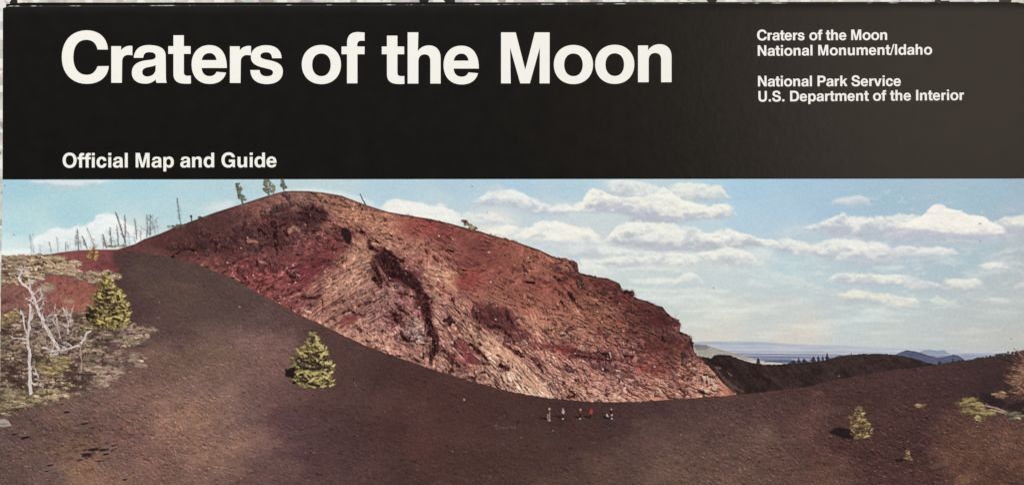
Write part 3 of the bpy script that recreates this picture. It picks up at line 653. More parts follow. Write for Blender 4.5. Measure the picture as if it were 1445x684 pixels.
base = rbf([ # x,y,colour of the zone
    (90, 362, 118, 50, 52), (130, 358, 120, 46, 50), (150, 375, 112, 44, 48), (110, 400, 128, 62, 56), (110, 430, 132, 66, 58), (30, 420, 110, 60, 56), (30, 440, 104, 60, 56), (190, 352, 100, 48, 50), (230, 345, 90, 44, 46), (270, 330, 86, 46, 48),
    (300, 318, 88, 50, 50), (340, 305, 94, 54, 53), (380, 288, 104, 62, 58), (420, 276, 112, 68, 61), (460, 279, 124, 76, 64), (370, 300, 122, 70, 62), (400, 290, 130, 74, 64), (220, 358, 104, 58, 54), (250, 350, 92, 48, 48),
    (280, 348, 82, 44, 46), (310, 345, 92, 50, 50), (350, 330, 96, 54, 54), (330, 360, 96, 48, 50), (360, 345, 110, 62, 58), (430, 300, 84, 46, 48), (420, 325, 112, 62, 62), (385, 330, 92, 50, 52), (445, 345, 108, 50, 54), (470, 350, 116, 50, 54),
    (400, 360, 110, 54, 56), (350, 380, 124, 56, 58), (300, 373, 118, 62, 58), (380, 385, 126, 54, 58), (420, 385, 124, 52, 58), (420, 400, 130, 62, 62), (450, 370, 116, 50, 55), (400, 420, 132, 70, 66), (370, 408, 126, 60, 58), (480, 330, 110, 56, 56), (470, 320, 132, 74, 66),
    (500, 300, 162, 106, 84), (540, 320, 166, 112, 92), (490, 310, 158, 100, 82), (560, 310, 150, 92, 76), (520, 290, 134, 84, 70), (580, 320, 140, 70, 62), (600, 318, 134, 64, 58), (625, 330, 118, 60, 56), (540, 350, 172, 118, 98), (580, 350, 164, 110, 92), (510, 350, 176, 122, 100),
    (500, 365, 182, 130, 106), (470, 400, 184, 130, 108), (500, 400, 186, 132, 110), (450, 415, 176, 112, 98), (520, 375, 184, 132, 112), (560, 372, 120, 72, 66), (580, 390, 90, 50, 50), (610, 380, 172, 118, 98), (620, 410, 180, 126, 106), (630, 390, 182, 132, 106), (600, 360, 158, 100, 84),
    (650, 340, 112, 60, 57), (680, 350, 106, 56, 54), (720, 350, 118, 66, 58), (660, 370, 110, 56, 54), (700, 375, 118, 62, 57), (665, 393, 142, 66, 60), (650, 400, 140, 66, 60), (700, 395, 124, 66, 60), (740, 370, 128, 76, 64), (770, 380, 130, 78, 66), (790, 372, 134, 82, 68),
    (640, 350, 120, 70, 62), (760, 400, 128, 68, 60), (720, 410, 136, 78, 66), (740, 430, 150, 86, 72), (780, 430, 140, 78, 68), (700, 425, 158, 100, 82), (670, 420, 150, 90, 76), (650, 430, 176, 122, 102), (700, 445, 96, 52, 52), (680, 450, 106, 58, 56), (720, 450, 106, 58, 58),
    (640, 455, 180, 126, 110), (660, 470, 196, 144, 120), (620, 470, 180, 124, 108), (740, 455, 170, 112, 92), (770, 460, 164, 106, 86), (720, 480, 160, 98, 86), (750, 480, 170, 112, 98), (800, 450, 150, 90, 74), (600, 450, 186, 134, 116), (560, 430, 160, 106, 98), (540, 420, 176, 122, 106),
    (480, 430, 176, 120, 100), (500, 450, 172, 114, 98), (520, 460, 184, 130, 112), (540, 480, 190, 134, 116), (500, 480, 186, 130, 112), (560, 490, 186, 126, 112), (580, 470, 178, 128, 120), (600, 500, 180, 122, 112), (460, 455, 182, 124, 104), (560, 455, 170, 104, 98),
    (640, 500, 160, 98, 90), (660, 505, 130, 66, 66), (680, 490, 196, 144, 122), (700, 510, 204, 154, 130), (720, 525, 206, 156, 132), (640, 520, 186, 130, 114), (680, 530, 188, 134, 118), (740, 540, 206, 154, 130), (760, 550, 206, 152, 130), (710, 545, 196, 142, 124), (620, 510, 184, 130, 112),
    (780, 500, 168, 108, 94), (760, 510, 178, 118, 104), (800, 490, 132, 64, 62), (820, 480, 168, 106, 90), (830, 470, 158, 96, 82), (850, 460, 148, 88, 74), (790, 470, 168, 110, 92), (820, 510, 172, 112, 98), (800, 530, 186, 128, 112), (790, 555, 190, 130, 114), (850, 540, 178, 116, 104),
    (860, 560, 192, 138, 118), (850, 510, 140, 84, 80), (880, 500, 150, 92, 82), (890, 520, 164, 100, 88), (900, 545, 172, 112, 98), (930, 550, 176, 118, 98), (840, 430, 124, 74, 62), (820, 410, 122, 70, 60), (860, 440, 134, 82, 68), (800, 395, 118, 60, 54), (840, 400, 104, 48, 46), (880, 420, 106, 46, 45),
    (900, 435, 104, 44, 43), (920, 445, 92, 42, 42), (935, 450, 88, 42, 42), (870, 400, 108, 54, 50), (890, 455, 128, 72, 62), (910, 470, 110, 60, 56), (940, 475, 104, 54, 51), (925, 495, 116, 58, 53), (905, 515, 136, 68, 60), (930, 515, 130, 62, 56), (960, 480, 112, 58, 54), (955, 500, 118, 64, 58),
    (970, 500, 118, 66, 60), (960, 530, 160, 100, 86), (980, 520, 148, 96, 82), (1000, 535, 172, 118, 98), (990, 550, 180, 124, 104), (1020, 552, 176, 116, 96), (955, 550, 168, 108, 94), (1033, 556, 170, 100, 80), (870, 480, 142, 82, 72), (450, 300, 120, 72, 64)])
lum = base @ np.array([.3, .5, .2]); base = lum[..., None] + (base - lum[..., None]) * .80
gain = rbf([(700, 355, 1.30, 0, 0), (440, 279, 1.24, 0, 0), (380, 290, 1.16, 0, 0), (540, 305, 1.05, 0, 0), (600, 325, 1.15, 0, 0), (120, 415, 1.22, 0, 0), (120, 365, 1.12, 0, 0), (30, 425, 1.18, 0, 0), (380, 390, 1.04, 0, 0), (420, 400, 1.06, 0, 0), (260, 335, .93, 0, 0), (310, 315, .98, 0, 0), (300, 350, 1.0, 0, 0), (490, 390, 1.0, 0, 0), (700, 510, 1.02, 0, 0), (460, 360, 1.05, 0, 0),
            (760, 380, 1.18, 0, 0), (780, 420, 1.15, 0, 0), (670, 395, 1.15, 0, 0), (900, 430, 1.02, 0, 0), (860, 480, 1.08, 0, 0), (930, 500, 1.05, 0, 0), (600, 460, 1.02, 0, 0), (540, 480, 1.02, 0, 0), (860, 540, 1.05, 0, 0), (650, 350, 1.24, 0, 0), (430, 320, 1.0, 0, 0), (700, 450, 1.05, 0, 0)], 1500.0)[..., :1]
base = base * gain
base = base + rbf([(120, 363, 6, 16, 14), (115, 415, 2, 11, 7), (25, 415, 10, 16, 12), (200, 345, 0, 4, 4), (300, 340, 0, 0, 0), (260, 335, -4, 0, -4), (895, 427, 0, 4, 4), (995, 532, 10, 8, 8), (915, 508, -4, 0, 2), (860, 500, 2, 2, 4), (850, 545, 8, 8, 8), (760, 530, 4, 4, 4), (500, 400, -26, -22, -18), (470, 420, -24, -20, -16), (520, 350, -14, -12, -12), (600, 380, -18, -16, -14), (620, 420, -22, -20, -16), (540, 320, -6, -6, -6), (600, 500, -16, -13, -12), (560, 480, -24, -19, -16), (480, 440, -26, -21, -17), (640, 480, -14, -12, -10), (650, 540, -12, -10, -8), (760, 400, -4, -6, -8), (640, 350, -2, -6, -8), (860, 430, -4, -4, -8), (700, 510, -2, -2, -2), (440, 279, 8, 14, 12), (420, 340, 0, 4, 0), (700, 360, -2, -4, -8), (850, 460, -6, -4, -8), (540, 450, -22, -18, -14), (380, 390, 4, 4, 4)], 1500.0)
base = base + (sstep(430, 500, YY) * 8)[..., None] * np.array([-.9, -.8, -1.0])
# relief: a rocky height field stretched along the bedding, whose direction swings across the face
wq = (fbm(40, 2, 61) * 14 + fbm(9, 2, 63) * 2.5, fbm(40, 2, 62) * 14 + fbm(9, 2, 64) * 2.5)
def bed(seed, ang, sc, st, oc=4, g=.6): return fbm(sc, oc, seed, ang, st, g, wq[0], wq[1])
def ridged(seed, ang, sc, st):
    out = 0; amp = 1; tot = 0
    for o in range(3):
        out = out + amp * (1 - np.abs(fbm(sc / 1.9 ** o, 1, seed + o, ang, st, .5, wq[0], wq[1])) * 1.6); tot += amp; amp *= .6
    return out / tot
w_a = sstep(560, 470, XX + (YY - 430) * .6) * sstep(345, 375, YY)         # lower left: beds rise to the right
w_b = sstep(560, 640, XX + (YY - 430) * .3) * sstep(400, 440, YY) * sstep(900, 800, XX)   # centre: steep fall to the right
w_c = np.clip(1 - w_a - w_b, 0, 1)
Hh = (bed(71, -33, 11, 2.0) * w_a + bed(72, 46, 11, 2.4) * w_b + bed(73, 27, 10, 2.0) * w_c) * 5.0
Hh = Hh + (bed(171, -33, 4.6, 2.0, 3) * w_a + bed(172, 46, 4.6, 2.4, 3) * w_b + bed(173, 27, 4.4, 1.9, 3) * w_c) * 3.0
Hh = Hh + fbm(3.4, 3, 174, 20, 1.3, .7, wq[0], wq[1]) * 1.7
gyh, gxh = np.gradient(Hh)
Em = np.clip((gxh * -.45 + gyh * .89) * .62, -1.6, 1.6)          # light from the upper right
RG = ridged(75, -33, 9, 2.4) * w_a + ridged(78, 48, 9, 2.6) * w_b + ridged(81, 27, 8, 2.2) * w_c
crk = sstep(.80, .97, RG)
def worley(size, ang, stretch, seed):
    """broken blocks: per-cell random value, facet shading inside the cell, distance to the joints"""
    t = math.radians(ang); r = np.random.RandomState(seed); N = 128
    jx, jy, rv = r.rand(N, N), r.rand(N, N), r.rand(N, N)
    X = XX + wq[0] * .8; Y = YY + wq[1] * .8
    u = (X * math.cos(t) + Y * math.sin(t)) / (size * stretch); v = (-X * math.sin(t) + Y * math.cos(t)) / size
    iu = np.floor(u).astype(np.int32); iv = np.floor(v).astype(np.int32)
    f1 = np.full(u.shape, 9.0); f2 = f1.copy(); cid = np.zeros(u.shape); fu = np.zeros(u.shape); fv = np.zeros(u.shape)
    for a_ in (-1, 0, 1):
        for b__ in (-1, 0, 1):
            gu, gv = iu + a_, iv + b__
            du = gu + jx[gv % N, gu % N] - u; dv = gv + jy[gv % N, gu % N] - v
            d = du * du + dv * dv; nr = d < f1
            f2 = np.where(nr, f1, np.minimum(f2, d)); cid = np.where(nr, rv[gv % N, gu % N], cid)
            fu = np.where(nr, du, fu); fv = np.where(nr, dv, fv); f1 = np.minimum(f1, d)
    ed = np.sqrt(f2) - np.sqrt(f1)
    gx_ = -(fu * math.cos(t) - fv * math.sin(t)); gy_ = -(fu * math.sin(t) + fv * math.cos(t))   # offset of the pixel inside its block
    return cid * 2 - 1, np.clip(gx_ * .7 - gy_ * 1.3, -1, 1), ed
Wc = np.zeros(XX.shape); Wf = np.zeros(XX.shape); We = np.zeros(XX.shape) + .0
for wt_, ang_, sd_ in ((w_a, -33, 5), (w_b, 47, 6), (w_c, 26, 7)):
    for sz_, k_ in ((4.0, .58), (8.5, .42)):
        c_, f_, e_ = worley(sz_, ang_, 1.9, sd_ * 10 + int(sz_))
        Wc += wt_ * c_ * k_; Wf += wt_ * f_ * k_; We += wt_ * k_ * sstep(.26, .04, e_) * (c_ < .35) * 1.25
Rl = Em; Rf = fbm(2.1, 2, 74, 20, 1.5)
rough = rbf([(200, 340, .12, 0, 0), (300, 315, .12, 0, 0), (400, 275, .2, 0, 0), (300, 350, .8, 0, 0), (360, 340, 1, 0, 0), (430, 320, 1.15, 0, 0), (400, 290, .6, 0, 0), (350, 385, .85, 0, 0), (420, 390, .9, 0, 0), (460, 360, .9, 0, 0), (520, 310, .75, 0, 0), (580, 320, .45, 0, 0), (660, 350, .22, 0, 0), (700, 370, .28, 0, 0),
             (540, 340, .8, 0, 0), (620, 380, .9, 0, 0), (480, 400, .95, 0, 0), (470, 440, 1.1, 0, 0), (540, 470, 1.25, 0, 0), (580, 430, 1.3, 0, 0), (650, 450, 1.2, 0, 0), (700, 520, 1.15, 0, 0), (640, 520, 1.3, 0, 0), (760, 500, 1.3, 0, 0), (720, 400, .5, 0, 0), (760, 440, .75, 0, 0), (660, 395, .3, 0, 0), (760, 380, .6, 0, 0), (830, 420, .9, 0, 0),
             (870, 480, 1.1, 0, 0), (880, 540, 1.2, 0, 0), (920, 510, .6, 0, 0), (900, 430, .5, 0, 0), (940, 460, .8, 0, 0), (980, 530, 1.1, 0, 0), (120, 420, .25, 0, 0), (120, 365, .2, 0, 0), (850, 390, .5, 0, 0), (1030, 555, .4, 0, 0)])[..., 0]
rr_ = np.clip(rough, 0, 1.35)
gr0 = np.random.RandomState(5).normal(0, 1, XX.shape)
wq = (fbm(60, 2, 61) * 12, fbm(60, 2, 62) * 12)
def bedmix(s0, sc, st, oc, g): return bed(s0, -33, sc, st, oc, g) * w_a + bed(s0 + 1, 47, sc, st * 1.2, oc, g) * w_b + bed(s0 + 2, 22, sc, st * .78, oc, g) * w_c
nA = bedmix(271, 13, 2.2, 4, .62); nB = bedmix(281, 5.2, 2.1, 3, .7); nC = bedmix(291, 2.9, 1.6, 2, .7)
nD = bedmix(301, 6.5, 2.6, 3, .6)
shade = 1 + rr_ * (.16 * nA + .22 * nB + .18 * nC + .16 * Wf + .10 * Wc + .06 * gr0) + 0.05 * Rf + .03 * fbm(5, 2, 79) + .02 * gr0
cc = base * shade[..., None]
# broken dark joints lie where two of the relief layers dip together
crack = np.clip(sstep(.38, .85, -.75 * nB - .45 * nC - .25 * nA) + .9 * sstep(.55, .95, -nD - .2 * nC), 0, 1) * np.clip(rough, 0, 1.1)
cc = cc * (1 - crack[..., None] * 0.82) + (base * np.array([.40, .27, .29])) * crack[..., None] * 0.82
deep = sstep(.75, 1.15, -.75 * nB - .45 * nC - .25 * nA) * np.clip(rough - .3, 0, 1)
cc = cc * (1 - deep[..., None] * .7) + np.array([40, 16, 18]) * deep[..., None] * .7
spark = sstep(0.55, 1.1, .6 * nB + .6 * nC + .25 * nA) * np.clip(rough, 0, 1.3)
cc = cc + spark[..., None] * np.array([30, 28, 25])
cc = cc + (fbm(22, 3, 76) * 6)[..., None] * np.array([1.2, .8, .8])
blend(cmask, cc, cone)
# bedding accents scattered over the face, each a little broken ledge with its pale lip
for i in range(2300):
    if i < 1300: x = rng.uniform(270, 1030); y = rng.uniform(300, 566)
    else: x = rng.uniform(770, 1035); y = rng.uniform(425, 568)
    iy, ix = int(y) - PY0, int(x) - PX0
    if ID[iy, ix] != cone: continue
    r_ = rough[iy, ix]
    if rng.rand() > r_ * 0.9: continue
    a_ = -33 * w_a[iy, ix] + 46 * w_b[iy, ix] + 24 * w_c[iy, ix] + rng.normal(0, 16)
    L = rng.gamma(2.2, 1.9) + 1.5; t_ = math.radians(a_); dx, dy = math.cos(t_) * L, math.sin(t_) * L
    b0 = base[iy, ix]
    k_ = rng.uniform(0.28, 0.55)
    wd = rng.uniform(0.8, 2.2)
    stroke([(x - dx / 2, y - dy / 2), (x + rng.normal(0, .8), y + rng.normal(0, .8)), (x + dx / 2, y + dy / 2)], wd, b0 * k_ + np.array([4, 0, 4]), .8, None, .8, wd * .4)
    if rng.rand() < .7: stroke([(x - dx / 2, y - dy / 2 - wd), (x + dx / 2, y + dy / 2 - wd)], rng.uniform(.9, 1.7), np.minimum(b0 * 1.16 + 14, 235), .55, None, .4, .5)

# long bedding planes that run through the broken texture
def beds(n, bx, by, ang, sp, lmin, lmax, test, kd, kl):
    for i in range(n):
        x = rng.uniform(*bx); y = rng.uniform(*by)
        if not test(x, y) or ID[int(y) - PY0, int(x) - PX0] != cone: continue
        a_ = math.radians(ang + rng.normal(0, sp)); L = rng.uniform(lmin, lmax); b0 = base[int(y) - PY0, int(x) - PX0]
        pts = [(x + math.cos(a_) * L * t + rng.normal(0, .7), y + math.sin(a_) * L * t + 1.2 * math.sin(t * 3 + i) + rng.normal(0, .5)) for t in np.linspace(-.5, .5, 5)]
        wd = rng.uniform(.9, 2.2)
        stroke(pts, wd, b0 * kd, .75, None, .9, wd * .6, .8, .8)
        stroke([(q[0] + .4, q[1] - wd * .9 - .4) for q in pts], rng.uniform(.9, 1.8), np.minimum(b0 * kl + 10, 232), .6, None, .6, .8, .7, .7)
beds(95, (425, 565), (362, 470), -33, 5, 16, 60, lambda x, y: y > 480 - (x - 380) * .72 - 40, .48, 1.24)
beds(120, (600, 800), (430, 562), 47, 7, 14, 58, lambda x, y: y > 420 + (x - 640) * .35, .42, 1.2)
beds(130, (560, 800), (320, 440), 27, 6, 8, 34, lambda x, y: y > 330 + (x - 600) * .42, .60, 1.16)
beds(170, (770, 1000), (440, 560), 17, 9, 7, 30, lambda x, y: True, .45, 1.24)
beds(60, (800, 960), (385, 470), 30, 9, 8, 28, lambda x, y: True, .50, 1.16)
beds(50, (440, 600), (275, 340), 30, 7, 6, 22, lambda x, y: True, .62, 1.15)
# free-standing blocks: a lit face, a dark left flank and a shadow beneath
def blocks(n, px_, tilt, smin, smax, dark=(44, 24, 28), lit=1.0, spread=8):
    P_ = np.array(px_, float)
    for i in range(n):
        t_ = rng.rand() * (len(P_) - 1.001); k_ = int(t_)
        x, y = P_[k_] + (P_[k_ + 1] - P_[k_]) * (t_ - k_) + rng.normal(0, spread, 2) * np.array([1.2, 1])
        iy, ix = int(np.clip(y - PY0, 0, PH - 1)), int(np.clip(x - PX0, 0, PW - 1))
        if ID[iy, ix] != cone: continue
        w_ = rng.uniform(smin, smax); h_ = w_ * rng.uniform(.5, 1.15); a_ = math.radians(tilt + rng.normal(0, 14)); ca, sa = math.cos(a_), math.sin(a_)
        q = [(x + (u * w_ * ca - v * h_ * sa) + rng.normal(0, w_ * .1), y + (u * w_ * sa + v * h_ * ca) + rng.normal(0, w_ * .1)) for u, v in ((-.5, -.5), (.1, -.62), (.5, -.45), (.52, .3), (.1, .5), (-.5, .42))]
        b0 = base[iy, ix]; g_ = b0.mean()
        fc = np.clip((b0 * .72 + g_ * .28) * rng.uniform(.75, 1.35) * lit, 20, 215)
        poly([(a0 - w_ * .22, b_0 + h_ * .26) for a0, b_0 in q], dark, .78, None, .9, .9)
        poly(q, fc, .82, None, .8, .8)
        stroke([q[0], q[1], q[2]], .9, np.minimum(fc * 1.3 + 8, 230), .6, None, .4, .6)
        if rng.rand() < .5: stroke([q[1], q[4]], .9, dark, .6, None, .4, .5)
blocks(26, [(236, 352), (262, 350), (300, 344), (330, 336)], -20, 3, 8, (46, 26, 28), .8, 4)
blocks(64, [(290, 350), (330, 338), (360, 322), (385, 305), (410, 292), (440, 290)], -15, 3, 10, (40, 22, 26), .88, 8)
blocks(46, [(350, 345), (380, 335), (410, 330), (440, 320), (460, 330)], 10, 2.5, 8, (40, 20, 26), 1.0, 9)
blocks(22, [(355, 372), (375, 376), (400, 380), (425, 390)], 0, 2.5, 6, (40, 20, 24), 1.05, 6)
blocks(40, [(545, 385), (565, 400), (590, 430), (600, 470), (610, 500)], 45, 2.5, 7, (38, 16, 22), .95, 9)
blocks(30, [(560, 450), (575, 470), (590, 480)], 20, 3, 8, (34, 14, 20), 1.05, 7)
blocks(60, [(800, 378), (830, 400), (870, 410), (900, 432), (940, 455), (965, 490), (985, 520)], 28, 3, 9, (44, 22, 24), .9, 6)
blocks(60, [(790, 470), (830, 492), (870, 505), (900, 500), (950, 505)], 15, 2.5, 7, (46, 20, 26), 1.1, 10)
blocks(46, [(860, 540), (920, 540), (980, 545), (1010, 548)], 25, 2.5, 7, (64, 30, 30), 1.1, 10)
blocks(40, [(690, 440), (710, 455), (740, 470)], 45, 3, 8, (40, 20, 24), .95, 8)
